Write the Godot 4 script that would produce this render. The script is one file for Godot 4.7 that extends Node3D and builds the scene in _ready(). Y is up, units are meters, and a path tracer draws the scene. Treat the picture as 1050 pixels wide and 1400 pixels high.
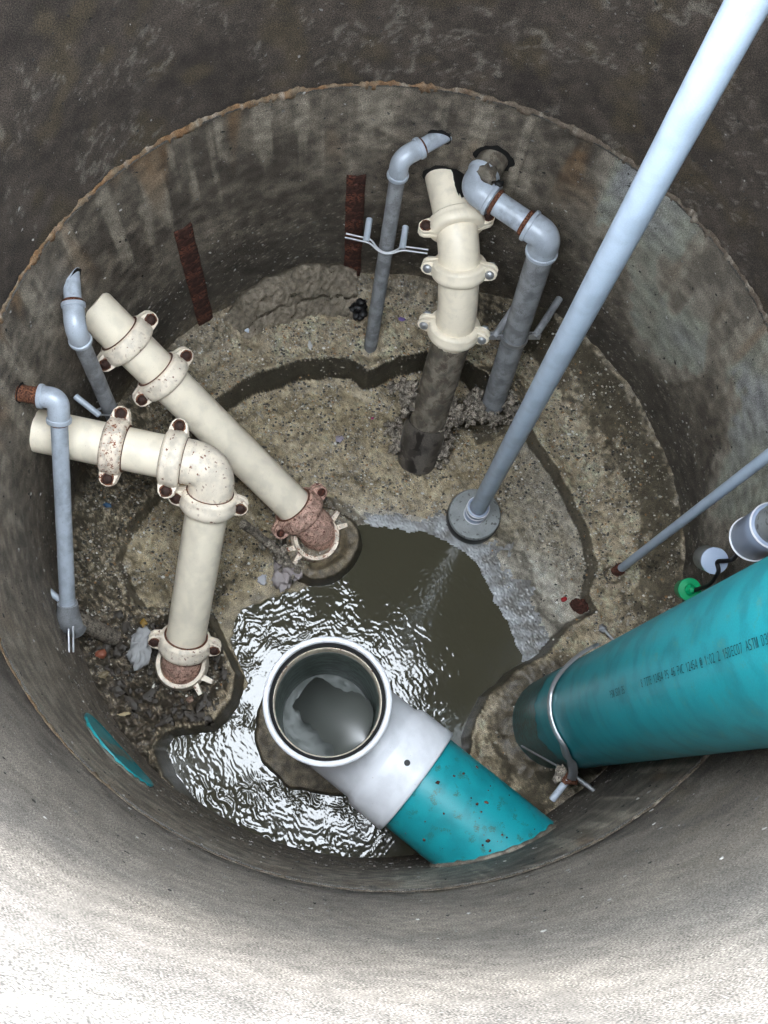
extends Node3D
# A concrete wet well seen from above through its open hatch.
# Units are metres, y is up. The mortar joint between the two shaft sections is y = 0.

const R := 0.91            # inner radius of the shaft
const WATER_Y := -1.10
const BACKFILL := 1.0

# ---------------------------------------------------------------- mesh builder
class MB:
	var v := PackedVector3Array()
	var n := PackedVector3Array()
	var c := PackedColorArray()
	var uv := PackedVector2Array()
	var ix := PackedInt32Array()
	func put(p: Vector3, nn: Vector3, u := Vector2.ZERO, col := Color.WHITE) -> int:
		v.append(p); n.append(nn); uv.append(u); c.append(col)
		return v.size() - 1
	func tri(a: int, b: int, d: int) -> void:
		# wind so that the front face agrees with the stored normals (clockwise front)
		var g := (v[b] - v[a]).cross(v[d] - v[a])
		if g.dot(n[a] + n[b] + n[d]) > 0.0:
			ix.append(a); ix.append(d); ix.append(b)
		else:
			ix.append(a); ix.append(b); ix.append(d)
	func quad(a: int, b: int, d: int, e: int) -> void:
		tri(a, b, d); tri(a, d, e)
	func mesh() -> ArrayMesh:
		var arr := []
		arr.resize(Mesh.ARRAY_MAX)
		arr[Mesh.ARRAY_VERTEX] = v
		arr[Mesh.ARRAY_NORMAL] = n
		arr[Mesh.ARRAY_COLOR] = c
		arr[Mesh.ARRAY_TEX_UV] = uv
		arr[Mesh.ARRAY_INDEX] = ix
		var m := ArrayMesh.new()
		m.add_surface_from_arrays(Mesh.PRIMITIVE_TRIANGLES, arr)
		return m

var M := {}                # materials by name
var rng := RandomNumberGenerator.new()
var na := FastNoiseLite.new()
var nb := FastNoiseLite.new()
var nc := FastNoiseLite.new()

# ---------------------------------------------------------------- object helpers
func numbered(called: String, parent: Node) -> String:
	if not parent.has_node(NodePath(called)):
		return called
	var i := 1
	while parent.has_node(NodePath("%s_%03d" % [called, i])):
		i += 1
	return "%s_%03d" % [called, i]

func put_in(o: Node3D, called: String, parent: Node) -> void:
	o.name = numbered(called, parent)
	parent.add_child(o, true)

func obj(called: String, mesh: Mesh, mat: Material, parent: Node = null) -> MeshInstance3D:
	var o := MeshInstance3D.new()
	o.mesh = mesh
	o.material_override = mat
	o.cast_shadow = GeometryInstance3D.SHADOW_CASTING_SETTING_ON
	put_in(o, called, self if parent == null else parent)
	return o

func tag(o: Node, label: String, category: String, group := "", kind := "") -> void:
	o.set_meta("label", label)
	o.set_meta("category", category)
	if group != "": o.set_meta("group", group)
	if kind != "": o.set_meta("kind", kind)

func thing(called: String, label: String, category: String, group := "") -> Node3D:
	var o := Node3D.new()
	put_in(o, called, self)
	tag(o, label, category, group)
	return o

# ---------------------------------------------------------------- shapes
func frame_of(axis: Vector3, side: Vector3) -> Basis:
	# y along the axis, x towards the side, z completes
	var y := axis.normalized()
	var x := (side - y * side.dot(y)).normalized()
	return Basis(x, y, x.cross(y))

func fillet(pts: Array, rad: float, steps := 10) -> PackedVector3Array:
	var out := PackedVector3Array()
	out.append(pts[0])
	for i in range(1, pts.size() - 1):
		var p: Vector3 = pts[i]
		var a: Vector3 = pts[i - 1]
		var b: Vector3 = pts[i + 1]
		var d1 := (a - p).normalized()
		var d2 := (b - p).normalized()
		var l: float = min(rad, min((a - p).length() * 0.49, (b - p).length() * 0.49))
		for k in steps + 1:
			var t := float(k) / steps
			var q0 := p + d1 * l
			var q1 := p + d2 * l
			out.append(q0.lerp(p, t).lerp(p.lerp(q1, t), t))
	out.append(pts[pts.size() - 1])
	return out

func straight(a: Vector3, b: Vector3, n := 8) -> PackedVector3Array:
	var o := PackedVector3Array()
	for i in n + 1:
		o.append(a.lerp(b, float(i) / n))
	return o

# sweep a circle along a path; r is a number or an array of radii, rough adds noise
func tube(mb: MB, path: PackedVector3Array, r, seg := 32, caps := true, rough := 0.0, col := Color.WHITE, inward := false) -> void:
	var t0 := (path[1] - path[0]).normalized()
	var ref := Vector3.UP if abs(t0.y) < 0.9 else Vector3.RIGHT
	var x := (ref - t0 * ref.dot(t0)).normalized()
	var prev := t0
	var first := mb.v.size()
	var run := 0.0
	for i in path.size():
		var t: Vector3
		if i == 0: t = t0
		elif i == path.size() - 1: t = (path[i] - path[i - 1]).normalized()
		else: t = (path[i + 1] - path[i - 1]).normalized()
		var ax := prev.cross(t)
		if ax.length() > 1e-6:
			x = x.rotated(ax.normalized(), prev.angle_to(t))
		x = (x - t * x.dot(t)).normalized()
		prev = t
		var z := x.cross(t)
		if i > 0: run += path[i].distance_to(path[i - 1])
		var ri: float = r[i] if r is Array or r is PackedFloat32Array else r
		for k in seg + 1:
			var a := TAU * (k % seg) / seg
			var d := x * cos(a) + z * sin(a)
			var rr := ri
			if rough > 0.0:
				var q := path[i] + d * ri
				rr += rough * (na.get_noise_3dv(q * 2500.0) + 0.6 * nb.get_noise_3dv(q * 7000.0))
			mb.put(path[i] + d * rr, -d if inward else d, Vector2(float(k) / seg, run), col)
	for i in path.size() - 1:
		for k in seg:
			var a := first + i * (seg + 1) + k
			mb.quad(a, a + 1, a + seg + 2, a + seg + 1)
	if caps:
		for e in 2:
			var i := 0 if e == 0 else path.size() - 1
			var nn := -t0 if e == 0 else prev
			var cen := mb.put(path[i], nn, Vector2.ZERO, col)
			var s := mb.v.size()
			for k in seg + 1:
				mb.put(mb.v[first + i * (seg + 1) + k], nn, Vector2.ZERO, col)
			for k in seg:
				mb.tri(cen, s + k, s + k + 1)

func rod(mb: MB, a: Vector3, b: Vector3, r: float, seg := 12, rough := 0.0) -> void:
	var l := a.distance_to(b)
	var d := (b - a) / l
	var e: float = min(r * 0.25, l * 0.2)
	var pth := PackedVector3Array([a, a + d * e])
	var rr := [r - e, r]
	var n: int = max(1, int(l / 0.02)) if rough > 0.0 else 1
	for i in range(1, n):
		pth.append(a.lerp(b, float(i) / n)); rr.append(r)
	pth.append(b - d * e); rr.append(r)
	pth.append(b); rr.append(r - e)
	tube(mb, pth, rr, seg, true, rough)

# revolve (radius, height) pairs about the y axis of a frame
func lathe(mb: MB, at: Vector3, b: Basis, prof: Array, seg := 40, a0 := 0.0, a1 := TAU, col := Color.WHITE, close := false) -> void:
	var pr := prof.duplicate()
	if close: pr.append(prof[0])
	var m := pr.size() - 1
	var nrm := []
	for i in m:
		var d: Vector2 = pr[i + 1] - pr[i]
		nrm.append(Vector2(d.y, -d.x).normalized())
	for i in m:
		var s0: Vector2 = nrm[i]
		var e0: Vector2 = nrm[i]
		var before: int = i - 1 if i > 0 else (m - 1 if close else -1)
		var after: int = i + 1 if i < m - 1 else (0 if close else -1)
		if before >= 0 and s0.dot(nrm[before]) > 0.6: s0 = (s0 + nrm[before]).normalized()
		if after >= 0 and e0.dot(nrm[after]) > 0.6: e0 = (e0 + nrm[after]).normalized()
		var st := mb.v.size()
		for k in seg + 1:
			var a := a0 + (a1 - a0) * k / seg
			var d := b.x * cos(a) + b.z * sin(a)
			mb.put(at + d * pr[i].x + b.y * pr[i].y, d * s0.x + b.y * s0.y, Vector2(a, pr[i].y), col)
			mb.put(at + d * pr[i + 1].x + b.y * pr[i + 1].y, d * e0.x + b.y * e0.y, Vector2(a, pr[i + 1].y), col)
		for k in seg:
			mb.quad(st + k * 2, st + k * 2 + 1, st + k * 2 + 3, st + k * 2 + 2)
	if a1 - a0 < TAU - 0.01 and close:
		for e in 2:
			var a := a0 if e == 0 else a1
			var d := b.x * cos(a) + b.z * sin(a)
			var nn := (b.x * sin(a) - b.z * cos(a)) * (1.0 if e == 0 else -1.0)
			var mid := Vector2.ZERO
			for q in prof: mid += q / prof.size()
			var cc := mb.put(at + d * mid.x + b.y * mid.y, nn, Vector2.ZERO, col)
			var st := mb.v.size()
			for q in pr: mb.put(at + d * q.x + b.y * q.y, nn, Vector2.ZERO, col)
			for k in m: mb.tri(cc, st + k, st + k + 1)

# extrude a convex outline in the xy plane of a frame along its z, edges chamfered
func prism(mb: MB, at: Vector3, b: Basis, outline: Array, z0: float, z1: float, bev := 0.0015) -> void:
	var mid := Vector2.ZERO
	for q in outline: mid += q / outline.size()
	var m := outline.size()
	var rings := [[z0, true], [z0 + bev, false], [z1 - bev, false], [z1, true]]
	var pts := []
	for rg in rings:
		var row := []
		for q in outline:
			var qq: Vector2 = q
			if rg[1]: qq = q - (q - mid).normalized() * bev
			row.append(at + b.x * qq.x + b.y * qq.y + b.z * rg[0])
		pts.append(row)
	var cen := at + b.x * mid.x + b.y * mid.y + b.z * (z0 + z1) * 0.5
	for j in 3:
		for i in m:
			var i2 := (i + 1) % m
			var p0: Vector3 = pts[j][i]
			var p1: Vector3 = pts[j][i2]
			var p2: Vector3 = pts[j + 1][i2]
			var p3: Vector3 = pts[j + 1][i]
			var nn := (p1 - p0).cross(p3 - p0).normalized()
			if nn.dot((p0 + p2) * 0.5 - cen) < 0.0: nn = -nn
			mb.quad(mb.put(p0, nn), mb.put(p1, nn), mb.put(p2, nn), mb.put(p3, nn))
	for e in 2:
		var row: Array = pts[0] if e == 0 else pts[3]
		var nn := -b.z if e == 0 else b.z
		var st := mb.v.size()
		for q in row: mb.put(q, nn)
		for i in range(1, m - 1): mb.tri(st, st + i, st + i + 1)

func box(mb: MB, at: Vector3, b: Basis, size: Vector3, bev := 0.001) -> void:
	var h := size * 0.5
	prism(mb, at, b, [Vector2(-h.x, -h.y), Vector2(h.x, -h.y), Vector2(h.x, h.y), Vector2(-h.x, h.y)], -h.z, h.z, bev)

# a lump with an uneven surface
func lump(mb: MB, at: Vector3, size: Vector3, rough := 0.25, seg := 14, turn := 0.0, freq := 2.2, seed_off := 0.0) -> void:
	var st := mb.v.size()
	var rows := int(seg / 2) + 2
	var pts := []
	var bb := Basis(Vector3.UP, turn)
	for j in rows + 1:
		var th := PI * j / rows
		for i in seg + 1:
			var ph := TAU * (i % seg) / seg
			var d := Vector3(sin(th) * cos(ph), cos(th), sin(th) * sin(ph))
			var k := 1.0 + rough * (na.get_noise_3dv(d * 100.0 * freq * 0.4 + at * 300.0 + Vector3.ONE * seed_off) * 1.5 + 0.7 * nb.get_noise_3dv(d * 100.0 * freq + at * 200.0))
			pts.append(at + bb * (d * size * k))
	for j in rows + 1:
		for i in seg + 1:
			var i0 := j * (seg + 1)
			var l: Vector3 = pts[i0 + (i - 1 + seg) % seg]
			var r: Vector3 = pts[i0 + (i + 1) % seg]
			var u: Vector3 = pts[max(j - 1, 0) * (seg + 1) + i]
			var d: Vector3 = pts[min(j + 1, rows) * (seg + 1) + i]
			var p: Vector3 = pts[i0 + i]
			var nn := (r - l).cross(d - u)
			if nn.length() < 1e-9: nn = p - at
			nn = nn.normalized()
			if nn.dot(p - at) < 0.0: nn = -nn
			mb.put(p, nn)
	for j in rows:
		for i in seg:
			var a := st + j * (seg + 1) + i
			mb.quad(a, a + 1, a + seg + 2, a + seg + 1)

# ---------------------------------------------------------------- textures
func noise_img(size: int, freq: float, sd: int, oct := 3, type := FastNoiseLite.TYPE_SIMPLEX_SMOOTH) -> PackedByteArray:
	var f := FastNoiseLite.new()
	f.seed = sd
	f.noise_type = type
	f.frequency = freq
	f.fractal_octaves = oct
	var im := f.get_seamless_image(size, size, false, false, 0.12, true)
	im.convert(Image.FORMAT_L8)
	return im.get_data()

func to_tex(im: Image) -> ImageTexture:
	im.generate_mipmaps()
	return ImageTexture.create_from_image(im)

# aggregate: grey grain with dark pits and bright flecks, which also paint wet glints. levels are sRGB bytes.
func grain_tex(size: int, sd: int, mean: float, soft: float, fine: float, flecks: float, pits: float, tint := Vector3.ONE) -> Array:
	var lo := noise_img(size, 0.012, sd, 4)
	var hi := noise_img(size, 0.16, sd + 1, 3)
	var sp := noise_img(size, 0.21, sd + 2, 2)
	var out := PackedByteArray()
	out.resize(size * size * 3)
	var ht := PackedByteArray()
	ht.resize(size * size)
	var r := RandomNumberGenerator.new()
	r.seed = sd * 77 + 5
	for i in size * size:
		var v := mean + (lo[i] - 128.0) * soft + (hi[i] - 128.0) * fine + (r.randf() - 0.5) * 16.0 * fine
		var s := sp[i]
		var h := 128.0 + (hi[i] - 128.0) * 0.5
		if s > 186: 
			v += (s - 186.0) * flecks; h += (s - 186.0) * 1.4
		elif s < 72: 
			v -= (72.0 - s) * pits; h -= (72.0 - s) * 1.2
		out[i * 3] = int(clamp(v * tint.x, 0, 255))
		out[i * 3 + 1] = int(clamp(v * tint.y, 0, 255))
		out[i * 3 + 2] = int(clamp(v * tint.z, 0, 255))
		ht[i] = int(clamp(h, 0, 255))
	var im := Image.create_from_data(size, size, false, Image.FORMAT_RGB8, out)
	var hm := Image.create_from_data(size, size, false, Image.FORMAT_L8, ht)
	hm.convert(Image.FORMAT_RGBA8)
	hm.bump_map_to_normal_map(3.0)
	return [to_tex(im), to_tex(hm)]

# paint: a base colour with faint dirt and sparse spots of another colour
func paint_tex(size: int, sd: int, base: Color, spot: Color, cut: int, dirt: float, freq := 0.06, big_cut := 999, soft := 6.0) -> ImageTexture:
	var lo := noise_img(size, 0.010, sd, 4)
	var sp := noise_img(size, freq, sd + 3, 3)
	var hi := noise_img(size, 0.25, sd + 9, 2)
	var bg := noise_img(size, 0.02, sd + 17, 4)
	var out := PackedByteArray()
	out.resize(size * size * 3)
	for i in size * size:
		var k: float = 1.0 - dirt * clamp((lo[i] - 110.0) / 90.0, 0.0, 1.0) - dirt * 0.5 * (hi[i] - 128.0) / 128.0
		var w: float = clamp((sp[i] - cut) / 14.0, 0.0, 1.0)
		if bg[i] > big_cut: w = max(w, clamp((bg[i] - big_cut) / soft + (hi[i] - 128.0) / 90.0, 0.0, 1.0))
		var col := Color(base.r * k, base.g * k, base.b * k).lerp(spot, w)
		out[i * 3] = int(clamp(col.r * 255.0, 0, 255))
		out[i * 3 + 1] = int(clamp(col.g * 255.0, 0, 255))
		out[i * 3 + 2] = int(clamp(col.b * 255.0, 0, 255))
	return to_tex(Image.create_from_data(size, size, false, Image.FORMAT_RGB8, out))

func mat(called: String, col: Color, rough: float, tex: Texture2D = null, tile := 0.3, nrm: Texture2D = null, ns := 1.0, metal := 0.0, vcol := false) -> StandardMaterial3D:
	var m := StandardMaterial3D.new()
	m.resource_name = called
	m.albedo_color = col
	m.roughness = rough
	m.metallic = metal
	m.vertex_color_use_as_albedo = vcol
	if tex != null or nrm != null:
		m.uv1_triplanar = true
		m.uv1_world_triplanar = true
		m.uv1_triplanar_sharpness = 3.0
		m.uv1_scale = Vector3.ONE / tile
	if tex != null: m.albedo_texture = tex
	if nrm != null:
		m.normal_enabled = true
		m.normal_texture = nrm
		m.normal_scale = ns
	M[called] = m
	return m

func lin(r: float, g: float, b: float) -> Color:   # linear albedo to the sRGB value a material takes
	return Color(r, g, b).linear_to_srgb()

func make_materials() -> void:
	var g1 := grain_tex(768, 11, 142.0, 0.30, 0.50, 2.6, 1.6)
	var g2 := grain_tex(768, 23, 160.0, 0.30, 0.85, 2.6, 2.2, Vector3(1.0, 0.985, 0.95))
	var g3 := grain_tex(768, 37, 142.0, 0.16, 0.70, 2.4, 0.7)
	mat("wall", Color.WHITE, 0.72, g1[0], 0.50, g1[1], 0.8, 0.0, true)
	mat("upper", Color.WHITE, 0.85, g3[0], 0.46, g3[1], 0.55, 0.0, true)
	mat("mud", Color.WHITE, 0.40, g2[0], 0.36, g2[1], 1.1, 0.0, true)
	mat("mortar", Color.WHITE, 0.85, g2[0], 0.2, g2[1], 1.2, 0.0, true).metallic_specular = 0.15
	mat("ground", lin(0.16, 0.15, 0.13), 0.95, g2[0], 0.8, g2[1], 1.0)
	mat("deck", lin(0.30, 0.29, 0.27), 0.9, g3[0], 0.5, g3[1], 0.6)
	var cream := Color(0.975, 0.930, 0.845)
	mat("cream", Color.WHITE, 0.42, paint_tex(512, 5, cream, Color(0.50, 0.36, 0.22), 222, 0.07, 0.11), 0.30)
	mat("cream_worn", Color.WHITE, 0.50, paint_tex(512, 6, Color(0.965, 0.915, 0.84), Color(0.46, 0.25, 0.12), 206, 0.12, 0.085, 206), 0.22)
	mat("cream_flaking", Color.WHITE, 0.6, paint_tex(512, 7, Color(0.955, 0.895, 0.82), Color(0.52, 0.27, 0.12), 186, 0.2, 0.05, 180, 14.0), 0.2)
	mat("cream_rusty", Color.WHITE, 0.65, paint_tex(512, 8, Color(0.84, 0.69, 0.62), Color(0.34, 0.17, 0.13), 168, 0.28, 0.05, 176), 0.16)
	mat("grey_pipe", Color.WHITE, 0.45, paint_tex(512, 9, Color(0.70, 0.735, 0.78), Color(0.47, 0.50, 0.53), 200, 0.16, 0.08), 0.22, null, 1.0, 0.1)
	mat("grey_worn", Color.WHITE, 0.6, paint_tex(512, 10, Color(0.585, 0.595, 0.61), Color(0.46, 0.465, 0.475), 222, 0.26, 0.06, 140, 70.0), 0.4, null, 1.0, 0.05)
	mat("grey_elbow", Color.WHITE, 0.40, paint_tex(256, 12, Color(0.72, 0.755, 0.80), Color(0.50, 0.53, 0.56), 215, 0.12, 0.07), 0.2, null, 1.0, 0.1)
	mat("pole_paint", Color.WHITE, 0.38, paint_tex(256, 14, Color(0.67, 0.73, 0.80), Color(0.56, 0.61, 0.66), 236, 0.07, 0.05), 0.25)
	mat("dirty_pipe", Color.WHITE, 0.6, paint_tex(512, 15, Color(0.52, 0.49, 0.44), Color(0.31, 0.275, 0.24), 230, 0.40, 0.012, 120, 60.0), 0.34)
	mat("rust", Color.WHITE, 0.9, paint_tex(256, 16, Color(0.43, 0.245, 0.185), Color(0.20, 0.10, 0.07), 135, 0.4, 0.05, 140), 0.14, g1[1], 0.8)
	mat("rust_bright", Color.WHITE, 0.85, paint_tex(256, 18, Color(0.50, 0.32, 0.22), Color(0.25, 0.12, 0.07), 130, 0.3, 0.06), 0.1)
	mat("bolt", Color.WHITE, 0.75, paint_tex(256, 19, Color(0.27, 0.16, 0.115), Color(0.13, 0.07, 0.05), 128, 0.3, 0.07), 0.06)
	mat("steel", lin(0.42, 0.43, 0.45), 0.42, null, 1.0, null, 1.0, 0.75)
	mat("green", Color.WHITE, 0.38, paint_tex(512, 21, Color(0.095, 0.585, 0.620), Color(0.22, 0.40, 0.37), 226, 0.10, 0.10, 178, 60.0), 0.42)
	mat("green_big", Color.WHITE, 0.40, paint_tex(512, 22, Color(0.085, 0.530, 0.570), Color(0.27, 0.50, 0.49), 232, 0.14, 0.09, 172, 80.0), 0.5)
	mat("green_dirty", Color.WHITE, 0.33, paint_tex(512, 24, Color(0.06, 0.40, 0.42), Color(0.10, 0.17, 0.165), 185, 0.30, 0.04, 165), 0.2)
	mat("white_pvc", Color.WHITE, 0.40, paint_tex(512, 25, Color(0.86, 0.865, 0.885), Color(0.66, 0.65, 0.62), 225, 0.05, 0.05), 0.3)
	mat("pvc_inside", Color.WHITE, 0.30, paint_tex(256, 27, Color(0.52, 0.60, 0.57), Color(0.27, 0.33, 0.30), 150, 0.4, 0.02), 0.2)
	mat("gasket", Color(0.05, 0.05, 0.055), 0.5)
	mat("rubber", Color(0.045, 0.045, 0.055), 0.5)
	mat("tar", Color(0.06, 0.058, 0.06), 0.6, null, 1.0)
	mat("ink", Color(0.02, 0.22, 0.25), 0.6)
	mat("conduit", Color.WHITE, 0.45, paint_tex(256, 29, Color(0.56, 0.575, 0.575), Color(0.35, 0.35, 0.35), 190, 0.12, 0.05), 0.3)
	mat("hub", Color(0.58, 0.63, 0.72), 0.35)
	mat("float_grey", Color(0.63, 0.69, 0.78), 0.4)
	mat("float_green", Color(0.03, 0.60, 0.38), 0.35)
	mat("crust", Color.WHITE, 0.8, paint_tex(256, 31, Color(0.64, 0.60, 0.545), Color(0.30, 0.265, 0.23), 145, 0.5, 0.06), 0.08, g2[1], 1.0)
	mat("dark_hole", Color(0.055, 0.05, 0.048), 0.9)
	var w := mat("water", lin(0.066, 0.061, 0.040), 0.07)
	w.metallic_specular = 0.55
	var s := mat("stream", lin(0.080, 0.085, 0.076), 0.35)
	s.metallic_specular = 0.7

# ---------------------------------------------------------------- the shaft
func smooth(a: float, b: float, x: float) -> float:
	return smoothstep(a, b, x)

func wall_colour(az: float, y: float) -> Color:
	# az in degrees, -180..180; -90 is the far side, 90 the near side
	var a := deg_to_rad(az)
	var p := Vector3(cos(a), y, sin(a)) * 5000.0
	var n1 := na.get_noise_3dv(p * 0.05)
	var n2 := nb.get_noise_3dv(p * 0.22)
	var n3 := nc.get_noise_3dv(p * 0.8)
	var dark := Color(0.062, 0.056, 0.049)
	var col := dark.lerp(Color(0.168, 0.155, 0.136), clamp(0.45 + n1 * 0.8 + n2 * 0.55 + n3 * 0.25, 0, 1))
	# dried runs below the joint, each with its own length
	var st := nb.get_noise_2d(az * 11.0, 40.0 + y * 60.0 + n2 * 14.0) * 1.3 + 0.6 * nc.get_noise_2d(az * 34.0, 9.0 + y * 60.0)
	var length := 0.34 + 0.26 * na.get_noise_2d(az * 11.0, 77.0)
	var run: float = smooth(0.10, 0.42, st) * smooth(-length - 0.10, -length + 0.05, y) * smooth(0.01, -0.03, y)
	col = col.lerp(Color(0.235, 0.222, 0.195), run * 0.85)
	# rusty runs
	var ru := nc.get_noise_2d(az * 8.0 + 300.0, y * 90.0)
	var rust: float = smooth(0.22, 0.5, ru) * smooth(-0.36, -0.05, y)
	col = col.lerp(Color(0.150, 0.092, 0.045), rust * 0.6)
	# large paler patches on the right-hand side
	if az > -72.0 and az < 5.0:
		var edge := n2 * 0.10 + n1 * 0.06
		var low := -0.47 + 0.18 * sin(az * 0.19 + 0.6) + edge
		var pale: float = smooth(low - 0.05, low + 0.07, y) * smooth(-72.0, -62.0, az) * smooth(5.0, -14.0, az)
		var slit: float = smooth(0.05, 0.22, nb.get_noise_2d(az * 5.0 + 90.0 + y * 80.0, y * 90.0))
		col = col.lerp(Color(0.285, 0.275, 0.252).lerp(Color(0.37, 0.355, 0.325), clamp(n1 + 0.5, 0, 1)), pale * (0.78 - 0.5 * slit))
	# the damp dark band below the tide line
	var tide := -0.60 + 0.07 * n1 + 0.06 * n2
	col = col.lerp(Color(0.042, 0.039, 0.035), smooth(tide + 0.12, tide - 0.10, y) * 0.7)
	# flecks of dried scum low down
	var fl := nc.get_noise_3dv(p * 2.6)
	var foot: float = smooth(-0.80, -0.93, y + 0.05 * n1 + 0.03 * n2)
	col = col.lerp(Color(0.150, 0.132, 0.105) * (1.0 + 0.8 * n3), foot * 0.6)
	if fl > 0.52 and y < -0.45: col = col.lerp(Color(0.26, 0.25, 0.23), 0.6)
	# the near side is coloured a paler grey
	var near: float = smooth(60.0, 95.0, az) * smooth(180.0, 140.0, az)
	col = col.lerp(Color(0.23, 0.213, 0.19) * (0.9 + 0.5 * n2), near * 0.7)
	return col

func upper_colour(az: float, y: float) -> Color:
	var a := deg_to_rad(az)
	var p := Vector3(cos(a), y, sin(a)) * 5000.0
	var n1 := na.get_noise_3dv(p * 0.05 + Vector3.ONE * 31.0)
	var n2 := nb.get_noise_3dv(p * 0.25)
	var n3 := nc.get_noise_3dv(p * 1.1)
	var col := Color(0.036, 0.031, 0.028).lerp(Color(0.074, 0.064, 0.057), clamp(0.45 + n1 * 0.7 + n2 * 0.5 + n3 * 0.3, 0, 1))
	col = col.lerp(Color(0.075, 0.062, 0.038), smooth(0.1, 0.5, nb.get_noise_3dv(p * 0.11)) * 0.5)
	# pale swirls left by the trowel
	var q := na.get_noise_3dv(p * Vector3(0.07, 0.05, 0.07) + Vector3(n2, n1, n2) * 30.0)
	col = col.lerp(Color(0.19, 0.185, 0.17), smooth(0.07, 0.0, abs(q)) * smooth(0.0, 0.35, n1 + 0.25) * 0.6)
	# paler near side and top: hatch light painted into the concrete
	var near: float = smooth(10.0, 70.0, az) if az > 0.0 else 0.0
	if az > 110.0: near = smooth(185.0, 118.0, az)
	var light_line: float = lerp(0.98, 0.80, near) + 0.04 * n1 + 0.03 * n2
	var near_light: float = smooth(-0.12, 0.22, y + 0.14 * n2 + 0.1 * n1) * near
	col = col.lerp(Color(0.185, 0.174, 0.160) * (1.0 + 0.35 * n1 + 0.2 * n3), near_light * 0.85)
	col = col.lerp(Color(0.152, 0.153, 0.157) * (1.0 + 0.18 * n1 + 0.18 * n2), smooth(light_line - 0.30, light_line + 0.50, y))
	return col

func shaft_section(called: String, y0: float, y1: float, rows: int, cols: int, upper: bool) -> MeshInstance3D:
	var mb := MB.new()
	var ring := []
	for j in rows + 1:
		var y: float = lerp(y0, y1, float(j) / rows)
		for i in cols + 1:
			var a := TAU * (i % cols) / cols
			var d := Vector3(cos(a), 0, sin(a))
			var p := d * R + Vector3.UP * y
			var bump := 0.0022 * na.get_noise_3dv(p * 1500.0) + 0.0012 * nb.get_noise_3dv(p * 4500.0)
			var az := rad_to_deg(a)
			if az > 180.0: az -= 360.0
			var rr := R + bump
			if upper: rr += 0.006
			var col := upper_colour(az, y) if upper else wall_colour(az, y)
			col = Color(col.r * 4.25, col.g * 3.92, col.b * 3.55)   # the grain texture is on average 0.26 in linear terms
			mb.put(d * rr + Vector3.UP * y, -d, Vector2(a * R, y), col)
	for j in rows:
		for i in cols:
			var a := j * (cols + 1) + i
			mb.quad(a, a + 1, a + cols + 2, a + cols + 1)
	# the back of the section, so that it has thickness
	var st := mb.v.size()
	for j in 2:
		for i in 73:
			var a := TAU * i / 72
			mb.put(Vector3(cos(a) * (R + 0.13), y0 if j == 0 else y1, sin(a) * (R + 0.13)), Vector3(cos(a), 0, sin(a)), Vector2.ZERO, Color(0.3, 0.3, 0.3))
	for i in 72: mb.quad(st + i, st + i + 1, st + 73 + i + 1, st + 73 + i)
	# flat ends, so that the two sections bed on one another
	for e in 2:
		var y: float = y0 + 0.001 if e == 0 else y1 - 0.001
		var first := mb.v.size()
		for i in 145:
			var a := TAU * (i % 144) / 144
			for rr in [R - 0.001, R + 0.13]:
				mb.put(Vector3(cos(a) * rr, y, sin(a) * rr), Vector3.DOWN if e == 0 else Vector3.UP, Vector2.ZERO, Color(0.25, 0.23, 0.2))
		for i in 144: mb.quad(first + i * 2, first + i * 2 + 1, first + i * 2 + 3, first + i * 2 + 2)
	return obj(called, mb.mesh(), M["upper"] if upper else M["wall"])

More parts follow.
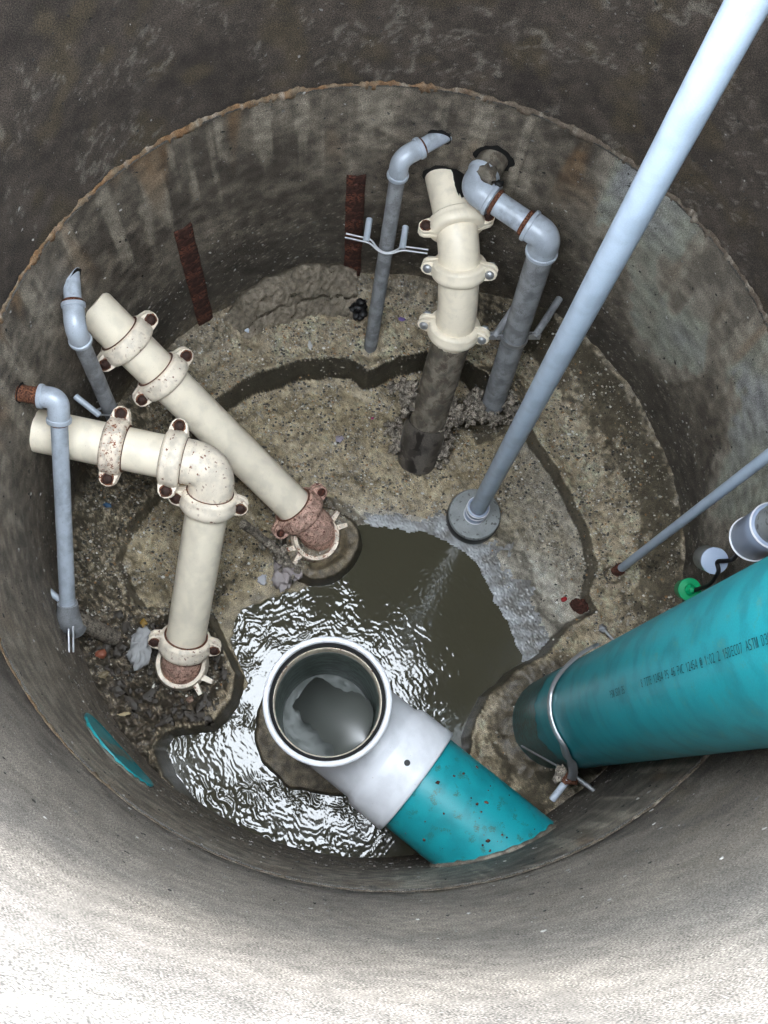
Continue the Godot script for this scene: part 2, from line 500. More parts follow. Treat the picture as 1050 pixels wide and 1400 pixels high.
func mortar_joint(parent: Node) -> void:
	var mb := MB.new()
	var cols := 900
	var prof := 10
	for i in cols + 1:
		var a := TAU * (i % cols) / cols
		var d := Vector3(cos(a), 0, sin(a))
		var q := d * 4000.0
		var w: float = 0.003 + 0.008 * na.get_noise_3dv(q * 0.25) + 0.006 * nb.get_noise_3dv(q * 1.1) + 0.003 * nc.get_noise_3dv(q * 4.0)
		var hgt: float = 0.013 + 0.012 * nb.get_noise_3dv(q * 0.4 + Vector3.ONE * 70.0) + 0.008 * nc.get_noise_3dv(q * 1.5)
		var yc: float = 0.004 * na.get_noise_3dv(q * 0.2 + Vector3.ONE * 9.0)
		var near: float = smooth(15.0, 65.0, rad_to_deg(a)) * smooth(175.0, 125.0, rad_to_deg(a))
		w *= lerp(1.0, 0.55, near)
		hgt *= lerp(1.0, 0.8, near)
		w = max(w, 0.0015); hgt = max(hgt, 0.004)
		for k in prof + 1:
			var t := -PI / 2 + PI * k / prof
			var chip := 0.003 * nc.get_noise_3dv(q * 3.0 + Vector3(0, k * 31.0, 0))
			var p := d * (R + 0.004 - cos(t) * (w + chip)) + Vector3.UP * (yc + sin(t) * hgt)
			var nn := (-d * cos(t) + Vector3.UP * sin(t) + d.cross(Vector3.UP) * chip * 90.0).normalized()
			var az := rad_to_deg(a)
			if az > 180.0: az -= 360.0
			var tan_: float = clamp(0.5 + 1.3 * nb.get_noise_3dv(q * 0.45 + Vector3(5, k * 4.0, 2)), 0, 1)
			var left: float = smooth(-75.0, -110.0, az) if az < 0.0 else smooth(100.0, 140.0, az)
			var col := Color(0.145, 0.122, 0.104).lerp(Color(0.24, 0.19, 0.14), left * 0.7).lerp(Color(0.21, 0.128, 0.075), tan_ * left)
			col = col.lerp(Color(0.33, 0.30, 0.27), smooth(0.25, 0.5, nc.get_noise_3dv(q * 0.55)) * 0.7)
			col = col.lerp(Color(0.085, 0.074, 0.058), near * 0.45)
			mb.put(p, nn, Vector2.ZERO, Color(col.r * 2.6, col.g * 2.6, col.b * 2.6))
	for i in cols:
		for k in prof:
			var a := i * (prof + 1) + k
			mb.quad(a, a + 1, a + prof + 2, a + prof + 1)
	obj("mortar_joint", mb.mesh(), M["mortar"], parent)

# ---------------------------------------------------------------- the floor
var LIP := PackedVector2Array([Vector2(-0.577, -0.367), Vector2(-0.503, -0.455), Vector2(-0.378, -0.535), Vector2(-0.268, -0.581), Vector2(-0.197, -0.590), Vector2(-0.135, -0.562), Vector2(-0.096, -0.589), Vector2(-0.049, -0.632), Vector2(0.029, -0.665), Vector2(0.175, -0.662), Vector2(0.339, -0.556), Vector2(0.412, -0.478), Vector2(0.469, -0.420), Vector2(0.544, -0.325), Vector2(0.633, -0.205), Vector2(0.678, -0.088), Vector2(0.668, 0.0), Vector2(0.700, 0.050), Vector2(0.633, 0.101), Vector2(0.575, 0.204), Vector2(0.486, 0.278), Vector2(0.414, 0.369), Vector2(0.385, 0.493), Vector2(0.406, 0.620), Vector2(0.38, 0.86), Vector2(0.002, 0.96), Vector2(-0.197, 0.930), Vector2(-0.359, 0.846), Vector2(-0.440, 0.780), Vector2(-0.493, 0.717), Vector2(-0.478, 0.668), Vector2(-0.354, 0.625), Vector2(-0.313, 0.541), Vector2(-0.319, 0.455), Vector2(-0.397, 0.361), Vector2(-0.448, 0.292), Vector2(-0.546, 0.302), Vector2(-0.646, 0.326), Vector2(-0.712, 0.262), Vector2(-0.754, 0.198), Vector2(-0.749, 0.115), Vector2(-0.702, 0.010), Vector2(-0.640, -0.091), Vector2(-0.62, -0.24)])
var POOL := PackedVector2Array([Vector2(-0.102, -0.044), Vector2(-0.063, -0.085), Vector2(0.027, -0.114), Vector2(0.120, -0.127), Vector2(0.194, -0.121), Vector2(0.255, -0.106), Vector2(0.305, -0.084), Vector2(0.350, -0.045), Vector2(0.388, 0.008), Vector2(0.425, 0.062), Vector2(0.463, 0.108), Vector2(0.500, 0.152), Vector2(0.525, 0.196), Vector2(0.535, 0.238), Vector2(0.522, 0.280), Vector2(0.465, 0.350), Vector2(0.42, 0.495), Vector2(0.44, 0.64), Vector2(0.44, 0.90), Vector2(0.0, 0.99), Vector2(-0.42, 0.86), Vector2(-0.51, 0.76), Vector2(-0.515, 0.66), Vector2(-0.33, 0.600), Vector2(-0.30, 0.463), Vector2(-0.385, 0.346), Vector2(-0.363, 0.255), Vector2(-0.242, 0.175), Vector2(-0.180, 0.138), Vector2(-0.130, 0.057)])

func sd_poly(poly: PackedVector2Array, p: Vector2) -> float:   # positive inside
	var best := 1e9
	var inside := false
	var m := poly.size()
	var j := m - 1
	for i in m:
		var a := poly[i]
		var b := poly[j]
		var e := b - a
		var w := p - a
		var q := w - e * clampf(w.dot(e) / e.length_squared(), 0.0, 1.0)
		best = min(best, q.length_squared())
		if (a.y > p.y) != (b.y > p.y) and p.x < (b.x - a.x) * (p.y - a.y) / (b.y - a.y) + a.x:
			inside = not inside
		j = i
	return sqrt(best) if inside else -sqrt(best)

func lip_d(x: float, z: float) -> float:
	var wx := 0.007 * na.get_noise_2d(x * 500.0, z * 600.0) + 0.003 * nb.get_noise_2d(x * 1500.0, z * 1500.0)
	var wz := 0.007 * na.get_noise_2d(x * 500.0 + 500.0, z * 600.0) + 0.003 * nb.get_noise_2d(x * 1500.0, z * 1500.0 + 300.0)
	return sd_poly(LIP, Vector2(x + wx, z + wz))

func pool_d(x: float, z: float) -> float:
	var wx := 0.014 * na.get_noise_2d(x * 500.0, z * 500.0 + 77.0)
	return sd_poly(POOL, Vector2(x + wx, z + wx))

var floor_d := Vector2.ZERO    # lip and pool distance at the last point asked for
func floor_h(x: float, z: float) -> float:
	var r := sqrt(x * x + z * z)
	var dl := lip_d(x, z)
	var dp := pool_d(x, z)
	floor_d = Vector2(dl, dp)
	var pool_q := dp
	var n1 := na.get_noise_2d(x * 500.0, z * 500.0)
	var n2 := nb.get_noise_2d(x * 1800.0, z * 1800.0)
	var n3 := nc.get_noise_2d(x * 5200.0, z * 5200.0)
	var ledge := -0.978 + 0.014 * n1 + 0.006 * n2 + 0.003 * n3
	ledge += 0.05 * smooth(R - 0.10, R, r) + 0.13 * pow(smooth(R - 0.24, R + 0.02, r + 0.02 * n1), 2.0) * smooth(0.10, 0.45, x)
	ledge += 0.012 * smooth(-0.05, -0.012, dl)              # a raised, rounded rim
	var left: float = smooth(-0.30, -0.45, x) * smooth(-0.35, -0.15, z)
	ledge += 0.020 * left * (n1 + 0.8 * n2 + 0.5 * n3)
	var mud := -1.086 - 0.022 * smooth(-0.36, -0.52, z) + 0.050 * smooth(0.22, 0.42, x) * smooth(-0.05, -0.15, pool_q) + 0.010 * n1 + 0.004 * n2 + 0.0022 * n3
	mud = lerp(mud, -1.025 + 0.01 * n2, left * smooth(0.32, 0.20, z))
	mud += 0.012 * smooth(0.05, 0.0, dl)
	var h := mud
	if dp > -0.14:
		h = lerp(mud, WATER_Y + 0.002 + 0.002 * n2, smooth(-0.14, -0.005, dp))
	if dp > 0.0:
		h = WATER_Y + 0.002 - min(0.25, dp * 1.2)
	# scum that has set round the feet of the pipes
	var dt := Vector2(x + 0.031, z - 0.538).length() + 0.018 * n1
	if dt < 0.26: h = max(h, lerp(-1.075 + 0.005 * n2, -1.2, smooth(0.208, 0.236, dt)))
	var dd := Vector2(x + 0.165, z + 0.0).length() + 0.012 * n1
	if dd < 0.2: h = max(h, lerp(-1.035 + 0.006 * n2 - 0.02 * smooth(0.09, 0.06, dd), -1.2, smooth(0.112, 0.145, dd)))
	var dc := Vector2(x - 0.08, z + 0.37).length() + 0.01 * n1
	if dc < 0.14: h = max(h, lerp(-1.055 + 0.012 * n2, -1.16, smooth(0.04, 0.13, dc + 0.02 * n2)))
	# rims and hollows on the ledge
	var df := Vector2(x - 0.735, z + 0.070).length()
	ledge += 0.022 * smooth(0.075, 0.045, df + 0.008 * n2) - 0.012 * smooth(0.03, 0.02, df)
	ledge -= 0.055 * smooth(0.16, 0.09, Vector2(x + 0.487, z - 0.460).length() + 0.02 * n1)
	var dg := Vector2(x - 0.634, z - 0.409).length() + 0.014 * n1
	ledge += 0.045 * smooth(0.24, 0.16, dg)
	var dr := Vector2(x - 0.28, z + 0.575).length() + 0.01 * n1
	ledge += 0.03 * smooth(0.12, 0.07, dr)
	return lerp(ledge, h, smooth(-0.006, 0.010, dl))

func floor_colour(x: float, z: float, h: float, slope: float) -> Color:
	var dl := floor_d.x
	var dp := floor_d.y
	var n1 := na.get_noise_2d(x * 700.0 + 99.0, z * 700.0)
	var n2 := nb.get_noise_2d(x * 2500.0, z * 2500.0 + 40.0)
	var n3 := nc.get_noise_2d(x * 8000.0, z * 8000.0)
	var r := sqrt(x * x + z * z)
	var col := Color(0.22, 0.195, 0.155).lerp(Color(0.36, 0.33, 0.27), clamp(0.5 + n1 * 0.8 + n2 * 0.5, 0, 1))
	# black muck caught on the left; darker along the foot of the wall
	var left: float = smooth(-0.28, -0.42, x) * smooth(0.25, 0.42, z)
	col = col.lerp(Color(0.075, 0.060, 0.048).lerp(Color(0.155, 0.130, 0.105), clamp(0.4 + n2 * 1.3 + n1 * 0.4, 0, 1)), left * smooth(0.0, -0.035, dl) * 0.95)
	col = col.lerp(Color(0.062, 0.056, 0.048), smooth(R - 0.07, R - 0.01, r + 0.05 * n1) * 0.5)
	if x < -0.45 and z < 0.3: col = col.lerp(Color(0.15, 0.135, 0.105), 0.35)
	var foot := minf(Vector2(x - 0.09, z + 0.44).length() - 0.03, Vector2(x - 0.275, z + 0.54).length()) + 0.05 * n1 + 0.03 * n2  # dark gaps round the crusted pipe feet, their shade painted into the colour
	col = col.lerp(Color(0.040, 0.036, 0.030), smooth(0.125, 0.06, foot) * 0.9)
	if n3 + n2 * 0.8 > 0.46: col = col.lerp(Color(0.40, 0.37, 0.31), 0.5)
	if n3 - n2 * 0.6 < -0.45: col = col.lerp(Color(0.06, 0.055, 0.045), 0.6)
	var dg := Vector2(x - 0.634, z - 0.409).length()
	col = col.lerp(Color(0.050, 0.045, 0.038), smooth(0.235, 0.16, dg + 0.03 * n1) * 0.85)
	if dl > 0.0:
		var mud := Color(0.315, 0.282, 0.212).lerp(Color(0.225, 0.200, 0.150), clamp(0.5 + n1, 0, 1))
		mud = mud.lerp(Color(0.135, 0.118, 0.085), smooth(0.15, 0.5, na.get_noise_2d(x * 320.0 + 40.0, z * 420.0)) * 0.6)
		mud = mud.lerp(Color(0.215, 0.208, 0.190), smooth(0.28, 0.46, x + 0.06 * n1))
		if n2 + n3 > 0.50 and dp < -0.06: mud = mud.lerp(Color(0.36, 0.34, 0.28), 0.55)
		if n2 - n3 < -0.50 and dp < -0.06: mud = mud.lerp(Color(0.055, 0.05, 0.04), 0.6)
		# grey scum floated to the water's edge
		var foam: float = smooth(-0.085, -0.02, dp + 0.02 * n1)
		foam = max(foam, smooth(0.36, 0.46, x + 0.05 * n1) * smooth(-0.16, -0.06, z) * smooth(-0.26, -0.15, dp))
		if z > -0.16 and x > -0.12: mud = mud.lerp(Color(0.30, 0.305, 0.305).lerp(Color(0.36, 0.365, 0.37), clamp(n2 + 0.4, 0, 1)), foam * 0.85)
		if h > -1.098 and (Vector2(x + 0.031, z - 0.538).length() < 0.26 or Vector2(x + 0.165, z).length() < 0.16): mud = Color(0.125, 0.110, 0.086) * (1.0 + 0.6 * n2)
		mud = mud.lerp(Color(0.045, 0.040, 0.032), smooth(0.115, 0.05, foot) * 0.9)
		if dp > 0.03 and h < WATER_Y: mud = Color(0.04, 0.038, 0.025)
		col = col.lerp(mud, smooth(0.0, 0.008, dl))
	# shade under the rim painted near-black on the slimy sheer face
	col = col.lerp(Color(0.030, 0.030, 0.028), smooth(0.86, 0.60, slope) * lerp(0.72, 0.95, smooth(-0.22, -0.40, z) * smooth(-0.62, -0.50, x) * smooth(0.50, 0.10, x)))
	return col

func make_floor() -> void:
	var n := 400
	var s := 0.935
	var hs := PackedFloat32Array()
	hs.resize((n + 1) * (n + 1))
	var ds := PackedVector2Array()
	ds.resize((n + 1) * (n + 1))
	for j in n + 1:
		for i in n + 1:
			var x: float = -s + 2.0 * s * i / n
			var z: float = -s + 2.0 * s * j / n
			if x * x + z * z > 0.885:
				hs[j * (n + 1) + i] = -0.94
				ds[j * (n + 1) + i] = Vector2(-1, -1)
				continue
			hs[j * (n + 1) + i] = floor_h(x, z)
			ds[j * (n + 1) + i] = floor_d
	var mb := MB.new()
	var st := 2.0 * s / n
	for j in n + 1:
		for i in n + 1:
			var k := j * (n + 1) + i
			var x: float = -s + st * i
			var z: float = -s + st * j
			var hx: float = hs[j * (n + 1) + min(i + 1, n)] - hs[j * (n + 1) + max(i - 1, 0)]
			var hz: float = hs[min(j + 1, n) * (n + 1) + i] - hs[max(j - 1, 0) * (n + 1) + i]
			var nn := Vector3(-hx, 2.0 * st, -hz).normalized()
			floor_d = ds[k]
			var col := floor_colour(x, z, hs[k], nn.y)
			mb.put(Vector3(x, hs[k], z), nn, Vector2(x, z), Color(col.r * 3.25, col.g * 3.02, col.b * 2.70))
	for j in n:
		for i in n:
			var x: float = -s + st * (i + 0.5)
			var z: float = -s + st * (j + 0.5)
			if x * x + z * z > 0.875: continue
			var a := j * (n + 1) + i
			mb.ix.append_array([a, a + 1, a + n + 2, a, a + n + 2, a + n + 1])
	var o := obj("floor", mb.mesh(), M["mud"])
	tag(o, "gritty sludge and grey sediment covering the bottom of the pit", "sediment floor", "", "structure")
	# wet scum that has floated to the far and right-hand edge of the pool
	var sc := MB.new()
	var seen := {}
	for j in n:
		for i in n:
			var x: float = -s + st * (i + 0.5)
			var z: float = -s + st * (j + 0.5)
			if z > 0.30 or z < -0.30 or x < -0.16: continue
			if Vector2(x + 0.165, z).length() < 0.17: continue
			var k := j * (n + 1) + i
			if ds[k].x < 0.012 or ds[k].y > 0.010 + 0.010 * nb.get_noise_2d(x * 1200.0, z * 1200.0): continue
			var w := 0.050 + 0.055 * na.get_noise_2d(x * 420.0, z * 420.0 + 50.0) + 0.035 * smooth(0.34, 0.46, x)
			if ds[k].y < -w + 0.012 * nb.get_noise_2d(x * 3000.0, z * 3000.0): continue
			var quad_ids := []
			for c in [[0, 0], [1, 0], [1, 1], [0, 1]]:
				var kk: int = (j + c[1]) * (n + 1) + i + c[0]
				if not seen.has(kk):
					var px: float = -s + st * (i + c[0])
					var pz: float = -s + st * (j + c[1])
					var bub := nc.get_noise_2d(px * 9000.0, pz * 9000.0)
					var y: float = max(hs[kk], WATER_Y + 0.001) + 0.0022 + 0.0022 * max(0.0, bub - 0.1)
					var e := 0.002
					var nx := nc.get_noise_2d((px + e) * 9000.0, pz * 9000.0) - bub
					var nz := nc.get_noise_2d(px * 9000.0, (pz + e) * 9000.0) - bub
					var t2 := nb.get_noise_2d(px * 1800.0, pz * 1800.0)
					var edge: float = smooth(-0.05, 0.0, ds[kk].y)
					var fc := Color(0.165, 0.160, 0.148).lerp(Color(0.37, 0.38, 0.39), clamp(0.22 + 0.5 * t2 + 0.5 * edge + 0.9 * na.get_noise_2d(px * 900.0 + pz * 500.0, pz * 1500.0), 0, 1))
					seen[kk] = sc.put(Vector3(px, y, pz), Vector3(-nx * 0.7, 1.0, -nz * 0.7).normalized(), Vector2.ZERO, fc)
				quad_ids.append(seen[kk])
			sc.quad(quad_ids[0], quad_ids[1], quad_ids[2], quad_ids[3])
	var sm := StandardMaterial3D.new()
	sm.vertex_color_use_as_albedo = true
	sm.roughness = 0.28
	var so := obj("scum", sc.mesh(), sm)
	tag(so, "wet silver-grey scum banked along the far and right edge of the pool", "scum", "", "stuff")
	# loose grit
	var grit := MB.new()
	lump(grit, Vector3.ZERO, Vector3.ONE, 0.45, 5)
	var mm := MultiMesh.new()
	mm.transform_format = MultiMesh.TRANSFORM_3D
	mm.use_colors = true
	mm.mesh = grit.mesh()
	var xf := []
	var cs := []
	while xf.size() < 26000:
		var x := rng.randf_range(-0.9, 0.9)
		var z := rng.randf_range(-0.9, 0.9)
		if x * x + z * z > 0.80: continue
		var dp := sd_poly(POOL, Vector2(x, z))
		if dp > -0.03: continue
		if z > 0.55: continue
		var cl := na.get_noise_2d(x * 700.0, z * 700.0) + rng.randf_range(-0.5, 0.5)
		if cl < 0.0: continue
		if x > 0.38 and dp > -0.20 and rng.randf() < 0.75: continue
		var big := pow(rng.randf(), 3.5)
		var d: float = lerp(0.0010, 0.0042, big)
		var y := hs[int((z + s) / st + 0.5) * (n + 1) + int((x + s) / st + 0.5)]
		var b := Basis.from_euler(Vector3(rng.randf() * 6.0, rng.randf() * 6.0, rng.randf() * 6.0)).scaled(Vector3(d * rng.randf_range(0.8, 1.5), d * rng.randf_range(0.5, 0.9), d))
		xf.append(Transform3D(b, Vector3(x, y + d * 0.25, z)))
		var t := rng.randf()
		var col := Color(0.15, 0.13, 0.10).lerp(Color(0.42, 0.39, 0.33), rng.randf())
		if t < 0.32: col = Color(0.045, 0.042, 0.036)
		elif t > 0.93: col = Color(0.62, 0.60, 0.55)
		elif t > 0.87: col = Color(0.28, 0.16, 0.07)
		cs.append(col)
	mm.instance_count = xf.size()
	for i in xf.size():
		mm.set_instance_transform(i, xf[i])
		mm.set_instance_color(i, cs[i])
	var mi := MultiMeshInstance3D.new()
	mi.multimesh = mm
	var gm := StandardMaterial3D.new()
	gm.vertex_color_use_as_albedo = true
	gm.roughness = 0.45
	mi.material_override = gm
	put_in(mi, "grit", self)
	tag(mi, "loose grit and pebbles scattered over the sludge", "grit", "", "stuff")

func water_wave(x: float, z: float) -> float:
	# stirred up round the tee, dying away to the right
	var d := Vector2(x + 0.05, z - 0.60).length()
	var stir: float = smooth(0.30, -0.12, x + 0.65 * max(0.0, 0.42 - z)) * 0.95 + 0.15
	stir *= smooth(-0.14, 0.12, z) * 0.92 + 0.08
	var th := atan2(z - 0.60, x + 0.05) + PI
	var w1 := na.get_noise_2d(d * 5200.0 + 220.0 * nb.get_noise_2d(x * 700.0, z * 700.0), th * 520.0 + 120.0 * na.get_noise_2d(x * 900.0, z * 900.0))
	var w2 := nb.get_noise_2d(x * 6500.0, z * 7500.0)
	var ph := na.get_noise_2d(x * 420.0, z * 420.0) * 3.5
	var w3 := sin(d * 150.0 + ph * 2.0)
	return stir * clampf(0.58 + 2.2 * nc.get_noise_2d(x * 480.0, z * 620.0), 0.16, 1.45) * (0.00175 * w1 + 0.0003 * w2 + 0.0003 * w3) + 0.00016 * w1 + 0.00010 * w2

func make_water() -> void:
	var mb := MB.new()
	var st := 0.0036
	var x0 := -0.56
	var z0 := -0.17
	var nx := 320
	var nz := 302
	var hs := PackedFloat32Array()
	hs.resize((nx + 1) * (nz + 1))
	for j in nz + 1:
		for i in nx + 1:
			hs[j * (nx + 1) + i] = water_wave(x0 + st * i, z0 + st * j)
	for j in nz + 1:
		for i in nx + 1:
			var k := j * (nx + 1) + i
			var hx := hs[j * (nx + 1) + min(i + 1, nx)] - hs[j * (nx + 1) + max(i - 1, 0)]
			var hz := hs[min(j + 1, nz) * (nx + 1) + i] - hs[max(j - 1, 0) * (nx + 1) + i]
			mb.put(Vector3(x0 + st * i, WATER_Y + hs[k], z0 + st * j), Vector3(-hx, 2.0 * st, -hz).normalized())
	for j in nz:
		for i in nx:
			var x := x0 + st * (i + 0.5)
			var z := z0 + st * (j + 0.5)
			if x * x + z * z > 0.87: continue
			var a := j * (nx + 1) + i
			mb.ix.append_array([a, a + 1, a + nx + 2, a, a + nx + 2, a + nx + 1])
	var o := obj("water", mb.mesh(), M["water"])
	tag(o, "murky olive sewage, rippled around the white tee and still on the right", "water", "", "structure")

# ---------------------------------------------------------------- pipe fittings
func bolt_at(parent: Node, at: Vector3, b: Basis, z0: float, z1: float, r := 0.0085, mname := "bolt") -> void:
	var mb := MB.new()
	rod(mb, at + b.z * z0, at + b.z * z1, r * 0.62, 10)
	# a domed head at the top and a six-sided nut below
	var f := Basis(b.x, b.z, -b.y)
	lathe(mb, at + b.z * (z1 - 0.002), f, [Vector2(r * 1.25, -0.004), Vector2(r * 1.3, 0.0), Vector2(r * 1.1, 0.005), Vector2(r * 0.6, 0.0078), Vector2(0.0001, 0.0085)], 16)
	var hex := []
	for k in 6: hex.append(Vector2(cos(TAU * k / 6), sin(TAU * k / 6)) * r * 1.25)
	prism(mb, at, b, hex, z0 + 0.002, z0 + 0.012, 0.001)
	obj("bolt", mb.mesh(), M[mname], parent)
	if mname == "bolt":
		mb = MB.new()
		var rag := []
		for k in 14: rag.append(Vector2(cos(TAU * k / 14), sin(TAU * k / 14)) * r * (1.62 + 0.25 * nb.get_noise_2d(k * 70.0, at.x * 9000.0)))
		prism(mb, at, b, rag, z1 - 0.0025, z1 - 0.0012, 0.0003)
		obj("rust_ring", mb.mesh(), M["rust_bright"], parent)

# a two-bolt grooved coupling: two half rings, each with an ear on both sides
func coupling(parent: Node, at: Vector3, axis: Vector3, side: Vector3, r: float, paint := "cream_worn", width := 0.056, bolt := "bolt", rimmed := true) -> Node3D:
	var o := Node3D.new()
	put_in(o, "coupling", parent)
	var b := frame_of(axis, side)
	if b.z.dot(Vector3(0.0, 2.15, 0.75) - at) < 0.0:
		b = Basis(-b.x, b.y, -b.z)
	var w := width * 0.5
	var prof := [Vector2(r - 0.004, -w), Vector2(r + 0.009, -w), Vector2(r + 0.0155, -w * 0.86), Vector2(r + 0.0185, -w * 0.62), Vector2(r + 0.0165, -w * 0.35), Vector2(r + 0.0195, -w * 0.12), Vector2(r + 0.0205, w * 0.3), Vector2(r + 0.0185, w * 0.7), Vector2(r + 0.0155, w * 0.86), Vector2(r + 0.009, w), Vector2(r - 0.004, w)]
	for h in 2:
		var mb := MB.new()
		var sgn := 1.0 if h == 0 else -1.0
		var gap := 0.07
		lathe(mb, at, b, prof, 30, gap + (0.0 if h == 0 else PI), PI - gap + (0.0 if h == 0 else PI), Color.WHITE, true)
		for s in [-1.0, 1.0]:
			var out := []
			for q in [Vector2(-0.012, -w * 1.0), Vector2(0.010, -w * 0.86), Vector2(0.024, -w * 0.74), Vector2(0.033, -w * 0.46), Vector2(0.037, 0.0), Vector2(0.033, w * 0.46), Vector2(0.024, w * 0.74), Vector2(0.010, w * 0.86), Vector2(-0.012, w * 1.0)]:
				out.append(Vector2(s * (r + 0.012 + q.x), q.y))
			prism(mb, at, b, out, min(sgn * 0.004, sgn * 0.017), max(sgn * 0.004, sgn * 0.017), 0.002)
		obj("housing_half", mb.mesh(), M[paint], o)
	for s in [-1.0, 1.0]:
		bolt_at(o, at + b.x * s * (r + 0.029), b, -0.036, 0.019, 0.0105, bolt)
	if rimmed:
		var mb := MB.new()
		for s in [-1.0, 1.0]:
			lathe(mb, at + b.y * s * (w + 0.0004), b, [Vector2(r + 0.0005, -0.0012), Vector2(r + 0.0062, -0.0008), Vector2(r + 0.0062, 0.0008), Vector2(r + 0.0005, 0.0012)], 40)
		obj("rust_line", mb.mesh(), M["rust_bright"], o)
	return o

# an open collar left round the foot of a pipe, with a forked lug
func collar(parent: Node, at: Vector3, axis: Vector3, side: Vector3, r: float, a0: float, a1: float, paint: String, lugs: Array) -> void:
	var b := frame_of(axis, side)
	var mb := MB.new()
	lathe(mb, at, b, [Vector2(r, -0.018), Vector2(r + 0.011, -0.022), Vector2(r + 0.019, 0.0), Vector2(r + 0.011, 0.022), Vector2(r, 0.018)], 40, a0, a1, Color.WHITE, true)
	for a in lugs:
		var d := b.x * cos(a) + b.z * sin(a)
		var t := b.z * cos(a) - b.x * sin(a)
		for s in [-1.0, 1.0]:
			var e: Vector3 = (d + t * s * 0.35).normalized()
			prism(mb, at + d * (r + 0.006) + t * s * 0.012, frame_of(e, t), [Vector2(-0.010, -0.004), Vector2(0.010, -0.004), Vector2(0.006, 0.040), Vector2(-0.006, 0.040)], -0.012, 0.012, 0.0015)
	obj("collar", mb.mesh(), M[paint], parent)

func weld_band(parent: Node, at: Vector3, axis: Vector3, r: float, w := 0.005, m := "rust_bright") -> void:
	var mb := MB.new()
	var b := frame_of(axis, Vector3(0.31, 0.2, 0.7))
	lathe(mb, at, b, [Vector2(r, -w), Vector2(r + 0.0022, -w * 0.6), Vector2(r + 0.003, 0.0), Vector2(r + 0.0022, w * 0.6), Vector2(r, w)], 32)
	obj("weld_band", mb.mesh(), M[m], parent)

func elbow(parent: Node, a: Vector3, c: Vector3, b: Vector3, r: float, m: String, rad := 1.0) -> void:
	# a fitting a little fatter than its pipe, with a bead at both mouths
	var pth := fillet([a, c, b], 1.0, 14)
	var mb := MB.new()
	tube(mb, pth, r, 32)
	for e in 2:
		var p := pth[0] if e == 0 else pth[pth.size() - 1]
		var q := pth[1] if e == 0 else pth[pth.size() - 2]
		var d := (q - p).normalized()
		lathe(mb, p, frame_of(d, Vector3(0.3, 0.2, 0.7)), [Vector2(r - 0.001, -0.001), Vector2(r + 0.003, 0.0), Vector2(r + 0.0038, 0.005), Vector2(r + 0.003, 0.010), Vector2(r - 0.001, 0.012)], 32)
	obj("elbow", mb.mesh(), M[m], parent)

func pipe_hole(parent: Node, at: Vector3, r: float, h := 1.0) -> void:
	# the ragged gap and shadow, painted as a dark disc, where a pipe passes the wall: a shallow ring set 2 mm proud
	var mb := MB.new()
	var az0 := atan2(at.z, at.x)
	var seg := 40
	for k in seg + 1:
		var t := TAU * (k % seg) / seg
		for e in 2:
			var rr: float = (r * (0.86 + 0.16 * nb.get_noise_2d(cos(t) * 90.0 + at.x * 500.0, sin(t) * 90.0 + at.y * 400.0))) if e == 0 else r * 0.2
			var az := az0 + cos(t) * rr / R
			var d := Vector3(cos(az), 0, sin(az))
			mb.put(d * (R - (0.0045 if e == 0 else 0.006)) + Vector3.UP * (at.y + sin(t) * rr * h), -d)
	for k in seg: mb.quad(k * 2, k * 2 + 1, k * 2 + 3, k * 2 + 2)
	obj("pipe_hole", mb.mesh(), M["dark_hole"], parent)

func pipe(parent: Node, pts: PackedVector3Array, r: float, m: String, called := "pipe", rough := 0.0) -> void:
	var mb := MB.new()
	tube(mb, pts, r, 40, true, rough)
	obj(called, mb.mesh(), M[m], parent)

